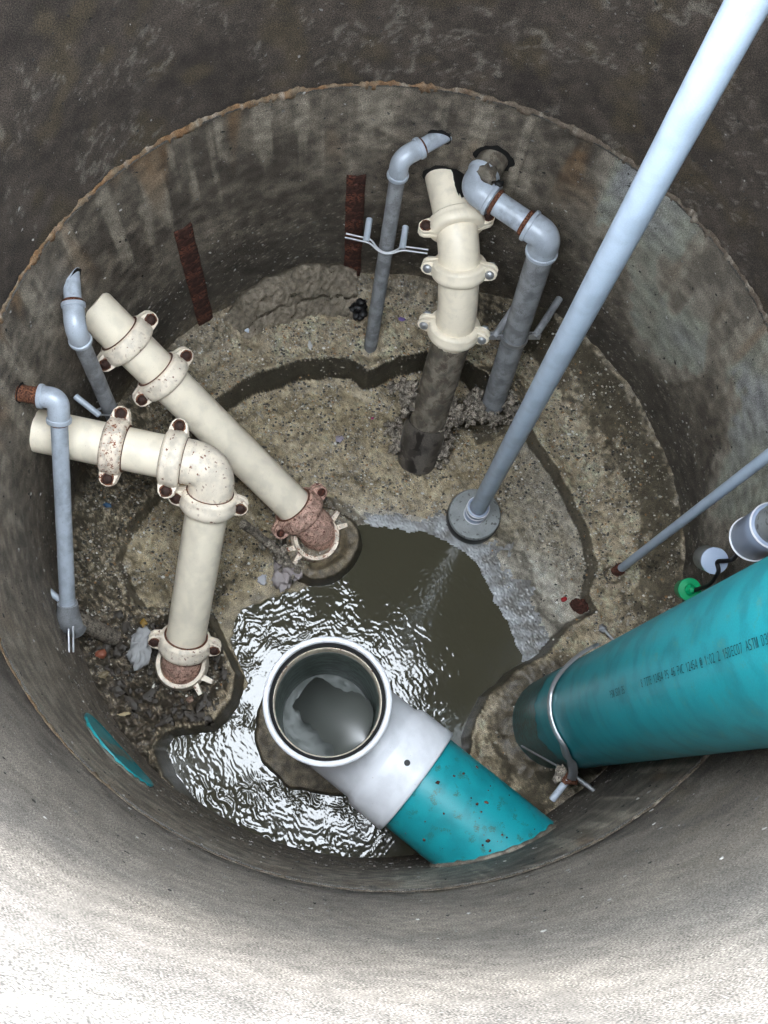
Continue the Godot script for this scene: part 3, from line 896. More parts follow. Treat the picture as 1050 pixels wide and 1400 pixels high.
# ---------------------------------------------------------------- the pipes
func cream_pipes() -> void:
	var g := "cream painted discharge pipes"
	var r := 0.0572
	# 1: the long slanting one
	var t := thing("discharge_pipe", "long straight cream pipe slanting from the left wall down to the water's edge", "pipe", g)
	var a := Vector3(-0.835, -0.437, -0.338)
	var e := Vector3(-0.222, -0.992, -0.052)
	var d := (e - a).normalized()
	pipe(t, straight(a - d * 0.05, a.lerp(e, 0.985), 10), r, "cream")
	var cam := Vector3(0.007, 2.156, 0.748)
	for c in [[0.105, "cream_worn"], [0.265, "cream_worn"]]:
		var p := a.lerp(e, c[0])
		coupling(t, p, d, d.cross(cam - p), r, c[1])
	var p := a.lerp(e, 0.955)
	coupling(t, p, d, d.cross(cam - p), r + 0.002, "cream_rusty", 0.058, "rust")
	# the bend that turns it down into the sump
	var mb := MB.new()
	tube(mb, fillet([a.lerp(e, 0.98), Vector3(-0.185, -1.02, -0.033), Vector3(-0.178, -1.16, -0.026)], 0.06, 10), r + 0.002, 32, true, 0.002)
	obj("base_elbow", mb.mesh(), M["cream_rusty"], t)
	collar(t, Vector3(-0.187, -1.028, -0.010), Vector3(0.25, 0.9, 0.22), Vector3(0.5, 0, 0.85), r + 0.003, -2.3, 1.9, "cream_flaking", [-1.9, 1.2])

	# 2: out of the left wall, round a bend and down to the left
	t = thing("discharge_pipe", "cream pipe leaving the left wall level and bending down, behind the thin grey pipe", "pipe", g)
	var w0 := Vector3(-0.915, -0.44, 0.006)
	var c0 := Vector3(-0.452, -0.478, -0.006)
	var f0 := Vector3(-0.484, -0.935, 0.415)
	var d1 := (c0 - w0).normalized()
	var d2 := (f0 - c0).normalized()
	pipe(t, straight(w0 - d1 * 0.03, c0 - d1 * 0.085, 8), r, "cream")
	mb = MB.new()
	tube(mb, fillet([c0 - d1 * 0.125, c0, c0 + d2 * 0.125], 0.10, 16), r + 0.003, 40)
	obj("elbow", mb.mesh(), M["cream_worn"], t)
	pipe(t, straight(c0 + d2 * 0.085, f0 + d2 * 0.03, 8), r, "cream")
	for c in [[w0 + d1 * 0.205, d1, "cream_rusty2"], [c0 - d1 * 0.108, d1, "cream_worn"], [c0 + d2 * 0.105, d2, "cream_worn"], [f0 - d2 * 0.012, d2, "cream_worn"]]:
		p = c[0]
		coupling(t, p, c[1], c[1].cross(cam - p), r, "cream_flaking" if c[2] == "cream_rusty2" else c[2])
	mb = MB.new()
	tube(mb, fillet([f0, f0 + d2 * 0.075, f0 + d2 * 0.075 + Vector3(0.0, -0.12, 0.01)], 0.05, 10), r + 0.001, 32, true, 0.002)
	obj("base_elbow", mb.mesh(), M["cream_rusty"], t)
	collar(t, f0 + d2 * 0.052 + Vector3(0, -0.012, 0.012), Vector3(0.0, 1.0, 0.10), Vector3(1, 0, 0), r + 0.004, -0.5, 3.6, "cream_worn", [0.55])

	# 3: out of the far wall
	t = thing("discharge_pipe", "cream pipe with three couplings at the far wall, mud-caked below", "pipe", g)
	var q := [Vector3(-0.020, -0.36, -0.925), Vector3(0.058, -0.368, -0.735), Vector3(0.094, -0.56, -0.625), Vector3(0.096, -0.66, -0.590)]
	var path := fillet(q, 0.13, 14)
	pipe(t, path, r, "cream")
	var da: Vector3 = (q[1] - q[0]).normalized()
	var db: Vector3 = (q[2] - q[1]).normalized()
	var dc: Vector3 = (q[3] - q[2]).normalized()
	for c in [[q[0] + da * 0.150, da], [q[1].lerp(q[2], 0.36), db], [q[2].lerp(q[3], 0.60), dc]]:
		p = c[0]
		coupling(t, p, c[1], Vector3(1, 0, 0.08), r, "cream", 0.048, "bolt" if p.y > -0.4 else "steel", false)
	mb = MB.new()
	var low := straight(Vector3(0.0965, -0.655, -0.592), Vector3(0.080, -1.0, -0.415), 26)
	tube(mb, low, r - 0.001, 40, true, 0.0016)
	obj("mud_coated_pipe", mb.mesh(), M["dirty_pipe"], t)
	mb = MB.new()
	tube(mb, PackedVector3Array([Vector3(0.0815, -0.965, -0.435), Vector3(0.080, -0.985, -0.420), Vector3(0.079, -1.0, -0.41), Vector3(0.078, -1.05, -0.375), Vector3(0.078, -1.10, -0.345)]), [r + 0.004, r + 0.013, r + 0.011, r + 0.010, r + 0.006], 36, true, 0.004)
	obj("base_elbow", mb.mesh(), mat("wet_black", Color.WHITE, 0.28, paint_tex(256, 41, Color(0.40, 0.375, 0.35), Color(0.17, 0.155, 0.145), 140, 0.4, 0.02), 0.3), t)
	# bare tar where the paint came off near the wall
	mb = MB.new()
	var b := frame_of(da, Vector3(1, 0, 0.3))
	var seg := 22
	for i in seg + 1:
		for j in 9:
			var u := float(i) / seg
			var lo := 0.015 + 0.006 * nb.get_noise_1d(i * 40.0)
			var hi: float = 0.118 - 0.030 * pow(abs(u - 0.4) * 1.6, 2.0) + 0.014 * nb.get_noise_1d(i * 90.0 + 400.0)
			var ang: float = lerp(0.15, 1.42, u) + 0.10 * nc.get_noise_1d(j * 60.0) * smooth(0.6, 1.0, u)
			var dd := b.x * cos(ang) + b.z * sin(ang) * (1.0 if b.z.y > 0.0 else -1.0)
			mb.put(q[0] + da * lerp(lo, hi, j / 8.0) + dd * (r + 0.0012), dd)
	for i in seg:
		for j in 8:
			var k := i * 9 + j
			mb.quad(k, k + 1, k + 10, k + 9)
	var tp := obj("tar_patch", mb.mesh(), M["tar"], t)
	tp.set_meta("label", "black patch where the cream paint is gone")

func encrusted(called: String, label: String, spots: Array, mname := "crust", category := "crust", group := "") -> void:
	var mb := MB.new()
	for s in spots:
		var c: Vector3 = s[0]
		var sp: Vector3 = s[1]
		for k in int(s[2]):
			var p := c + Vector3(rng.randfn() * sp.x, rng.randfn() * sp.y, rng.randfn() * sp.z) * 0.55
			var z := rng.randf_range(0.0035, 0.0095) * float(s[3])
			lump(mb, p, Vector3(z * rng.randf_range(0.8, 1.9), z * rng.randf_range(0.4, 0.9), z), 0.7, 8, rng.randf() * 6.0, 2.2, rng.randf() * 900.0)
	var o := obj(called, mb.mesh(), M[mname])
	tag(o, label, category, group, "stuff")

func grey_pipes() -> void:
	var g := "small grey galvanised pipes"
	# A: upper left
	var r := 0.0212
	var t := thing("grey_pipe", "grey pipe stub with an elbow on the left wall above the cream pipes", "pipe", g)
	var a := Vector3(-0.858, -0.192, -0.325)
	var c := Vector3(-0.817, -0.212, -0.200)
	var e := Vector3(-0.790, -0.66, -0.135)
	var d := (c - a).normalized()
	var d2 := (e - c).normalized()
	pipe(t, straight(a - d * 0.03, c - d * 0.05, 4), r, "grey_pipe")
	elbow(t, c - d * 0.062, c, c + d2 * 0.058, r + 0.005, "grey_elbow")
	pipe(t, straight(c + d2 * 0.05, e + d2 * 0.25, 10), r, "grey_worn", "lower_pipe", 0.0006)
	weld_band(t, c - d * 0.066, d, r + 0.001)
	var mb := MB.new()
	rod(mb, Vector3(-0.888, -0.575, -0.150), Vector3(-0.815, -0.60, -0.118), 0.009)
	obj("stud", mb.mesh(), M["grey_elbow"], t)
	mb = MB.new()
	rod(mb, Vector3(-0.834, -0.600, -0.128), Vector3(-0.790, -0.588, -0.150), 0.003, 8)
	rod(mb, Vector3(-0.815, -0.600, -0.12), Vector3(-0.770, -0.590, -0.125), 0.003, 8)
	obj("wire_clamp", mb.mesh(), M["steel"], t)

	# B: lower left, in front of the level cream pipe
	r = 0.0208
	t = thing("grey_pipe", "thin pale grey pipe leaning along the left wall across the cream pipe's end", "pipe", g)
	a = Vector3(-0.900, -0.238, -0.018)
	c = Vector3(-0.816, -0.242, -0.025)
	e = Vector3(-0.776, -0.685, 0.405)
	d = (c - a).normalized()
	d2 = (e - c).normalized()
	pipe(t, straight(a - d * 0.03, c - d * 0.02, 4), r, "rust_bright", "wall_stub", 0.001)
	elbow(t, c - d * 0.046, c, c + d2 * 0.062, r + 0.006, "grey_elbow")
	pipe(t, straight(c + d2 * 0.05, e, 14), r, "grey_pipe", "long_pipe")
	weld_band(t, c + d2 * 0.064, d2, r + 0.001)
	weld_band(t, c - d * 0.048, d, r + 0.002)
	mb = MB.new()
	tube(mb, fillet([e - d2 * 0.015, e + d2 * 0.045, e + d2 * 0.05 + Vector3(0.014, -0.05, 0.008)], 0.03, 8), [0.027, 0.030, 0.031, 0.0315, 0.032, 0.032, 0.032, 0.0315, 0.031, 0.030, 0.028], 24, true, 0.002)
	obj("foot_elbow", mb.mesh(), M["grey_worn"], t)
	mb = MB.new()
	rod(mb, e + Vector3(0.016, -0.05, 0.02), Vector3(-0.700, -0.98, 0.43), 0.024, 18, 0.004)
	obj("buried_pipe", mb.mesh(), M["crust"], t)
	for q in [[Vector3(-0.772, -0.705, 0.432), Vector3(-0.745, -0.71, 0.520)], [Vector3(-0.760, -0.705, 0.426), Vector3(-0.732, -0.70, 0.518)]]:
		mb = MB.new()
		rod(mb, q[0], q[1], 0.0038, 8)
		obj("steel_rod", mb.mesh(), M["steel"], t)
	for q in [[Vector3(-0.832, -0.722, 0.458), Vector3(-0.762, -0.715, 0.452)], [Vector3(-0.842, -0.680, 0.370), Vector3(-0.790, -0.685, 0.395)]]:
		mb = MB.new()
		rod(mb, q[0], q[1], 0.009)
		obj("stud", mb.mesh(), M["grey_elbow"], t)

	# C: far wall, left of the central cream pipe
	r = 0.0210
	t = thing("grey_pipe", "slim grey pipe on the far wall held by a wire clamp beside the rusty strap", "pipe", g)
	a = Vector3(-0.052, -0.178, -0.908)
	c = Vector3(-0.139, -0.184, -0.826)
	e = Vector3(-0.146, -0.86, -0.680)
	d = (c - a).normalized()
	d2 = (e - c).normalized()
	pipe(t, straight(a - d * 0.03, c - d * 0.05, 4), r, "grey_pipe")
	elbow(t, c - d * 0.062, c, c + d2 * 0.062, r + 0.0045, "grey_elbow")
	pipe(t, straight(c + d2 * 0.05, e + d2 * 0.21, 20), r, "grey_worn", "lower_pipe", 0.0008)
	weld_band(t, c - d * 0.064, d, r + 0.001)
	mb = MB.new()
	var cp := c.lerp(e, 0.455)
	for s in [-1.0, 1.0]:
		var off: float = 0.006 * s
		tube(mb, fillet([cp + Vector3(-0.118, 0.008, 0.010 + off), cp + Vector3(-0.045, 0.006, 0.010 + off), cp + Vector3(-0.024, -0.002, 0.026 + off * 0.4), cp + Vector3(0.0, -0.004, 0.034 + off * 0.3), cp + Vector3(0.024, -0.002, 0.026 + off * 0.4), cp + Vector3(0.045, 0.004, 0.010 + off), cp + Vector3(0.118, 0.004, 0.004 + off)], 0.012, 5), 0.0032, 10)
	obj("wire_clamp", mb.mesh(), M["steel"], t)
	for x in [-0.058, 0.046]:
		mb = MB.new()
		rod(mb, cp + Vector3(x - 0.004, 0.020, -0.052), cp + Vector3(x, 0.004, 0.012), 0.0095)
		obj("stud", mb.mesh(), M["grey_elbow"], t)

	# D: far wall on the right, the widest, with two bends
	r = 0.0315
	t = thing("grey_pipe", "thick grey pipe zigzagging from the far wall with two elbows right of the cream pipe", "pipe", g)
	a = Vector3(0.097, -0.212, -0.905)
	var b := Vector3(0.062, -0.212, -0.805)
	c = Vector3(0.268, -0.222, -0.716)
	e = Vector3(0.274, -0.70, -0.610)
	d = (b - a).normalized()
	d2 = (c - b).normalized()
	var d3 := (e - c).normalized()
	pipe(t, straight(a - d * 0.03, b - d * 0.03, 4), r + 0.0075, "dirty_pipe", "wall_stub", 0.001)
	elbow(t, b - d * 0.055, b, b + d2 * 0.058, r + 0.0095, "grey_elbow")
	pipe(t, straight(b + d2 * 0.05, c - d2 * 0.05, 6), r, "grey_pipe")
	elbow(t, c - d2 * 0.056, c, c + d3 * 0.062, r + 0.0085, "grey_elbow")
	r = 0.0360
	pipe(t, straight(c + d3 * 0.05, e + d3 * 0.29, 20), r, "grey_worn", "lower_pipe", 0.0008)
	weld_band(t, b + d2 * 0.066, d2, 0.0330, 0.006)
	weld_band(t, c - d2 * 0.064, d2, 0.0330, 0.006)
	mb = MB.new()
	lump(mb, b + d2 * 0.05 + Vector3(0.012, 0.04, -0.022), Vector3(0.012, 0.008, 0.010), 0.3, 10)
	obj("paint_blister", mb.mesh(), M["tar"], t)
	mb = MB.new()
	lump(mb, b - d * 0.02 + Vector3(0.018, 0.040, -0.004), Vector3(0.022, 0.009, 0.03), 0.45, 14)
	obj("peeled_paint", mb.mesh(), M["dirty_pipe"], t)
	cp = c.lerp(e, 0.86)
	mb = MB.new()
	var fb := frame_of(d3, Vector3(0.95, 0, -0.25))
	lathe(mb, cp, fb, [Vector2(r + 0.001, -0.008), Vector2(r + 0.004, -0.008), Vector2(r + 0.004, 0.008), Vector2(r + 0.001, 0.008)], 30, -PI - 0.1, 0.1, Color.WHITE, true)
	for s in [-1.0, 1.0]:
		box(mb, cp + fb.x * s * (r + 0.020), fb, Vector3(0.044, 0.022, 0.004))
		box(mb, cp + fb.x * s * (r + 0.020) + fb.z * 0.010, fb, Vector3(0.040, 0.020, 0.004))
	obj("pipe_clamp", mb.mesh(), M["steel"], t)
	for s in [-1.0, 1.0]:
		mb = MB.new()
		var base: Vector3 = cp + fb.x * s * (r + 0.024)
		var wall_pt := base + Vector3(0.052, 0.012, -0.135)
		if s < 0.0: wall_pt = base + Vector3(0.045, 0.03, -0.105)
		rod(mb, base, wall_pt, 0.011)
		obj("stud", mb.mesh(), M["grey_worn"], t)

func green_pipes() -> void:
	# the big upright drain pipe
	var r := 0.135
	var c := Vector3(0.634, 0, 0.409)
	var t := thing("drain_pipe", "big upright turquoise plastic pipe standing on the right with printed lettering", "pipe")
	pipe(t, straight(c + Vector3.UP * -1.02, c + Vector3.UP * 1.60, 20), r, "green_big")
	var mb := MB.new()
	for i in 97:
		var a := TAU * (i % 96) / 96
		var ytop := -0.60 + 0.05 * na.get_noise_2d(cos(a) * 160.0, sin(a) * 160.0) + 0.035 * nb.get_noise_2d(cos(a) * 700.0, sin(a) * 700.0)
		for j in 21:
			var dd := Vector3(cos(a), 0, sin(a))
			var y: float = lerp(-1.02, ytop, j / 20.0)
			var q := c + dd * r + Vector3.UP * y
			mb.put(c + dd * (r + 0.0012 + 0.0006 * na.get_noise_3dv(q * 3000.0)) + Vector3.UP * y, dd)
	for i in 96:
		for j in 20:
			var k := i * 21 + j
			mb.quad(k, k + 1, k + 22, k + 21)
	var lo := obj("pipe_foot", mb.mesh(), M["green_dirty"], t)
	lo.set_meta("label", "slime-darkened foot of the turquoise pipe")
	# printing that runs up the pipe, wrapped on its surface
	var f := SystemFont.new()
	f.font_names = PackedStringArray(["Droid Sans Mono"])
	for s in [["8 TITE 12454 PS 46 PVC 12454 @ 1:02 2 15DEC07 ASTM D3034", 0.345, 0.0185, 1.0], ["PSM SDR 35", 0.14, 0.0185, 0.6]]:
		var tm := TextMesh.new()
		tm.text = s[0]
		tm.font = f
		tm.font_size = 16
		tm.pixel_size = s[2] / 16.0
		tm.depth = 0.0
		tm.horizontal_alignment = HORIZONTAL_ALIGNMENT_LEFT
		var arr := tm.get_mesh_arrays()
		var vs: PackedVector3Array = arr[Mesh.ARRAY_VERTEX]
		var idx: PackedInt32Array = arr[Mesh.ARRAY_INDEX]
		if vs.size() == 0: continue
		var m := MB.new()
		for p in vs:
			var az := deg_to_rad(160.6) + p.y / r
			var dd := Vector3(cos(az), 0, sin(az))
			m.put(c + dd * (r + 0.0009) + Vector3.UP * (s[1] + p.x * 0.92), dd)
		m.ix = idx
		obj("lettering", m.mesh(), M["ink"], t)
	# the steel strap that holds it to the wall
	var st := thing("pipe_strap", "bent steel strap hugging the turquoise pipe, its rusty bolt end near the wall", "strap")
	mb = MB.new()
	var pts := []
	for k in 40:
		var az: float = lerp(-125.0, -252.0, k / 39.0)      # clockwise round the near side
		var u := k / 39.0
		var y: float = -0.385 + 0.26 * pow(max(0.0, 0.42 - u), 1.5) * 2.0 - 0.10 * smooth(0.80, 1.0, u)
		var aa := deg_to_rad(az)
		pts.append(c + Vector3(cos(aa), 0, sin(aa)) * (r + 0.004) + Vector3.UP * y)
	pts.append(Vector3(0.612, -0.545, 0.562))
	pts.append(Vector3(0.622, -0.60, 0.575))
	for k in pts.size():
		pass
	# a flat band: sweep a rectangle 20 mm high and 5 mm thick
	var prev := []
	for k in pts.size():
		var p: Vector3 = pts[k]
		var tg: Vector3 = (pts[min(k + 1, pts.size() - 1)] - pts[max(k - 1, 0)]).normalized()
		var out := Vector3(p.x - c.x, 0, p.z - c.z).normalized()
		out = (out - tg * out.dot(tg)).normalized()
		var up := tg.cross(out).normalized()
		if up.y < 0.0: up = -up
		var cs := [p + up * 0.012 + out * 0.0, p + up * 0.012 + out * 0.006, p + out * 0.0085, p - up * 0.012 + out * 0.006, p - up * 0.012 + out * 0.0]
		var ns := [(up - out * 0.2).normalized(), (up + out).normalized(), out, (out - up).normalized(), -up]
		var ids := []
		for q in 5: ids.append(mb.put(cs[q], ns[q]))
		if k > 0:
			for q in 4: mb.quad(prev[q], prev[q + 1], ids[q + 1], ids[q])
		prev = ids
	obj("band", mb.mesh(), M["steel"], st)
	mb = MB.new()
	rod(mb, Vector3(0.515, -0.80, 0.507), Vector3(0.628, -0.625, 0.566), 0.0030, 8)
	obj("wire", mb.mesh(), M["steel"], st)
	mb = MB.new()
	rod(mb, Vector3(0.628, -0.625, 0.566), Vector3(0.722, -0.62, 0.610), 0.0062, 10)
	lump(mb, Vector3(0.718, -0.62, 0.608), Vector3(0.011, 0.010, 0.011), 0.3, 10)
	obj("threaded_rod", mb.mesh(), M["steel"], st)
	mb = MB.new()
	rod(mb, Vector3(0.618, -0.622, 0.580), Vector3(0.588, -0.64, 0.640), 0.0095, 12)
	obj("square_lug", mb.mesh(), M["grey_pipe"], st)
	mb = MB.new()
	lump(mb, Vector3(0.622, -0.622, 0.580), Vector3(0.019, 0.014, 0.016), 0.4, 12)
	obj("rusty_nut", mb.mesh(), M["rust_bright"], st)
	mb = MB.new()
	lump(mb, Vector3(0.598, -0.63, 0.572), Vector3(0.016, 0.012, 0.024), 0.5, 12)
	obj("scale", mb.mesh(), M["crust"], st)

	# the tee with its turquoise feed pipe
	var tc := Vector3(-0.031, -0.545, 0.538)
	var dirv := Vector3(0.895, 0.0, 0.447).normalized()
	t = thing("inlet_tee", "white plastic tee with an open top mouth on a turquoise pipe from the near wall", "pipe fitting")
	var up := Basis.IDENTITY
	mb = MB.new()
	# upright body: bell on top, barrel below, thick walled
	lathe(mb, tc, up, [Vector2(0.126, -0.52), Vector2(0.137, -0.52), Vector2(0.137, 0.125), Vector2(0.141, 0.135), Vector2(0.148, 0.150), Vector2(0.148, 0.226), Vector2(0.1500, 0.229), Vector2(0.1500, 0.241), Vector2(0.1470, 0.2445), Vector2(0.1385, 0.2445), Vector2(0.1365, 0.242), Vector2(0.1360, 0.150), Vector2(0.126, 0.140), Vector2(0.126, -0.52)], 72)
	obj("upright_body", mb.mesh(), M["white_pvc"], t)
	mb = MB.new()
	lathe(mb, tc, up, [Vector2(0.1357, 0.231), Vector2(0.1285, 0.227), Vector2(0.1275, 0.216), Vector2(0.1357, 0.212)], 64)
	obj("gasket", mb.mesh(), M["gasket"], t)
	mb = MB.new()
	lathe(mb, tc, up, [Vector2(0.1357, 0.210), Vector2(0.1262, 0.206), Vector2(0.1240, 0.192), Vector2(0.1246, 0.152), Vector2(0.1357, 0.149)], 64)
	var lin_ := obj("stained_lip", mb.mesh(), M["cream_worn"], t)
	lin_.set_meta("label", "stained inner lip of the tee mouth")
	mb = MB.new()
	lathe(mb, tc, up, [Vector2(0.1247, 0.14), Vector2(0.1247, -0.56)], 64)
	obj("inner_wall", mb.mesh(), M["pvc_inside"], t)
	# branch with its bell
	var bb := frame_of(dirv, Vector3.UP)
	mb = MB.new()
	lathe(mb, tc, bb, [Vector2(0.137, 0.172), Vector2(0.137, 0.175), Vector2(0.146, 0.190), Vector2(0.148, 0.196), Vector2(0.148, 0.262), Vector2(0.1495, 0.264), Vector2(0.1495, 0.285), Vector2(0.1465, 0.288), Vector2(0.1345, 0.288)], 64)
	# the saddle where the branch meets the upright
	for k in 73:
		var a := TAU * (k % 72) / 72
		var dd := bb.x * cos(a) + bb.z * sin(a)
		var lat := 0.137 * sin(a)
		var s0: float = sqrt(maxf(0.0, 0.1355 * 0.1355 - lat * lat))
		mb.put(tc + dirv * s0 + dd * 0.137, dd)
		mb.put(tc + dirv * 0.173 + dd * 0.137, dd)
	var sb0 := mb.v.size() - 146
	for k in 72: mb.quad(sb0 + k * 2, sb0 + k * 2 + 1, sb0 + k * 2 + 3, sb0 + k * 2 + 2)
	obj("branch_bell", mb.mesh(), M["white_pvc"], t)
	mb = MB.new()
	rod(mb, tc + dirv * 0.235 + bb.x * 0.146 + bb.z * 0.010, tc + dirv * 0.235 + bb.x * 0.1505 + bb.z * 0.010, 0.0075, 14)
	obj("vent_plug", mb.mesh(), M["tar"], t)
	pipe(t, straight(tc + dirv * 0.2, tc + dirv * 0.68, 10), 0.1335, "green", "feed_pipe")
	mb = MB.new()
	# sewage sliding out of the branch and down inside the tee
	var rows := 26
	var cols := 16
	for j in rows + 1:
		var u := float(j) / rows
		var along: float = lerp(0.1235, -0.112, u)
		var y: float = -0.03 - 0.315 * pow(max(0.0, u - 0.06) / 0.94, 1.3)
		for i in cols + 1:
			var v := float(i) / cols * 2.0 - 1.0
			var wid: float = min(lerp(0.088, 0.046, u), sqrt(max(0.0001, 0.0152 - along * along)))
			wid *= 1.0 + 0.30 * na.get_noise_2d(u * 300.0, 50.0 * sign(v))
			var p := tc + dirv * along + dirv.cross(Vector3.UP) * (v * wid - 0.02 * u) + Vector3.UP * (y - 0.008 * v * v + 0.004 * nb.get_noise_2d(v * 120.0, u * 60.0))
			mb.put(p, (Vector3.UP + dirv * (-0.2 - u) * 0.6 + dirv.cross(Vector3.UP) * v * 0.5).normalized())
	for j in rows:
		for i in cols:
			var k := j * (cols + 1) + i
			mb.quad(k, k + 1, k + cols + 2, k + cols + 1)
	obj("falling_sewage", mb.mesh(), M["stream"], t)

	mb = MB.new()
	for j in 21:
		for i in 61:
			var a := TAU * (i % 60) / 60.0
			var q := Vector3(cos(a), 0, sin(a)) * 0.1245 * j / 20.0
			var hgt := 0.010 * na.get_noise_2d(q.x * 1600.0, q.z * 1600.0) + 0.002 * nb.get_noise_2d(q.x * 4200.0, q.z * 4200.0)
			mb.put(tc + q + Vector3.UP * (-0.33 + hgt), Vector3(-nb.get_noise_2d(q.x * 3000.0, q.z * 3000.0) * 0.25, 1.0, na.get_noise_2d(q.x * 2500.0, q.z * 2500.0) * 0.25).normalized())
	for j in 20:
		for i in 60:
			var k := j * 61 + i
			mb.quad(k, k + 1, k + 62, k + 61)
	var churn := mat("churn", lin(0.15, 0.172, 0.155), 0.4)
	obj("churned_water", mb.mesh(), churn, t)

	mb = MB.new()
	var ring := PackedVector3Array()
	for k in 73:
		var an := TAU * k / 72
		var off := bb.x * cos(an) * 0.1345 + bb.z * sin(an) * 0.1345
		var lo2 := 0.2
		var hi2 := 1.2
		for it in 24:
			var mid := (lo2 + hi2) * 0.5
			var pp := tc + dirv * mid + off
			if pp.x * pp.x + pp.z * pp.z < (R - 0.002) * (R - 0.002): lo2 = mid
			else: hi2 = mid
		ring.append(tc + dirv * lo2 + off)
	var radii := []
	for k in 73: radii.append(0.007 + 0.005 * na.get_noise_1d((k % 72) * 130.0) + 0.003 * nb.get_noise_1d((k % 72) * 300.0))
	tube(mb, ring, radii, 10, false, 0.003)
	obj("mortar_seal", mb.mesh(), M["dirty_pipe"], t)
	mb = MB.new()
	for k in 34:
		var al := rng.randf_range(0.31, 0.60)
		var an := rng.randf_range(-1.1, 1.1)
		var dd := bb.x * cos(an) + bb.z * sin(an)
		var sz := rng.randf_range(0.0012, 0.0052) * (1.0 if k < 7 else 0.7)
		lump(mb, tc + dirv * al + dd * 0.1336, Vector3(sz * rng.randf_range(0.8, 1.8), sz * 0.45, sz), 0.5, 8, rng.randf() * 6.0)
	var fl := obj("mud_flecks", mb.mesh(), M["rust"], t)
	fl.set_meta("kind", "stuff")

	# cut-off pipe end flush with the wall, lower left
	t = thing("pipe_stub", "cut-off turquoise pipe end set flush in the lower left wall", "pipe")
	var az := deg_to_rad(124.3)
	var axis := Vector3(cos(az), 0, sin(az))
	var sc := axis * (R - 0.0175) + Vector3.UP * -0.495
	mb = MB.new()
	var sb := frame_of(axis, Vector3.UP)
	# a spigot with a domed plug: rim follows the curve of the wall
	var seg := 48
	for k in seg + 1:
		var a := TAU * (k % seg) / seg
		for q in [[0.121, 0.040], [0.121, 0.010], [0.116, 0.0085], [0.114, 0.0115], [0.08, 0.0105], [0.0, 0.010]]:
			var off: Vector3 = sb.x * cos(a) * q[0] + sb.z * sin(a) * q[0]
			var side := off.dot(sb.z)
			var sag: float = R - sqrt(R * R - side * side)
			mb.put(sc + off + axis * (q[1] - sag), -axis if q[0] < 0.12 else off.normalized())
	for k in seg:
		for q in 5:
			var a := k * 6 + q
			mb.quad(a, a + 1, a + 7, a + 6)
	obj("plugged_end", mb.mesh(), M["green"], t)
	mb = MB.new()
	for k in 13:
		for q in 9:
			var u := k / 12.0
			var v := q / 8.0
			var off: Vector3 = sb.x * lerp(-0.098, 0.098, u) + sb.z * lerp(-0.026 + 0.012 * nb.get_noise_1d(k * 40.0), 0.020 + 0.012 * nb.get_noise_1d(k * 40.0 + 900.0), v)
			off = off.rotated(axis, 0.15)
			var side := off.dot(sb.z)
			mb.put(sc + off + axis * (0.0095 - (R - sqrt(R * R - side * side)) - 0.0008), -axis)
	for k in 12:
		for q in 8:
			var a := k * 9 + q
			mb.quad(a, a + 1, a + 10, a + 9)
	obj("slime_film", mb.mesh(), M["pvc_inside"], t)
	mb = MB.new()
	var rim := PackedVector3Array()
	radii = []
	for k in 73:
		var a := TAU * k / 72
		var off: Vector3 = sb.x * cos(a) * 0.1235 + sb.z * sin(a) * 0.1235
		var side := off.dot(sb.z)
		rim.append(axis * (R + 0.001 - (R - sqrt(R * R - side * side))) + Vector3.UP * -0.495 + off)
		radii.append(0.005 + 0.004 * na.get_noise_1d((k % 72) * 150.0) + 0.002 * nb.get_noise_1d((k % 72) * 400.0))
	tube(mb, rim, radii, 10, false, 0.002)
	obj("mortar_seal", mb.mesh(), M["dirty_pipe"], t)

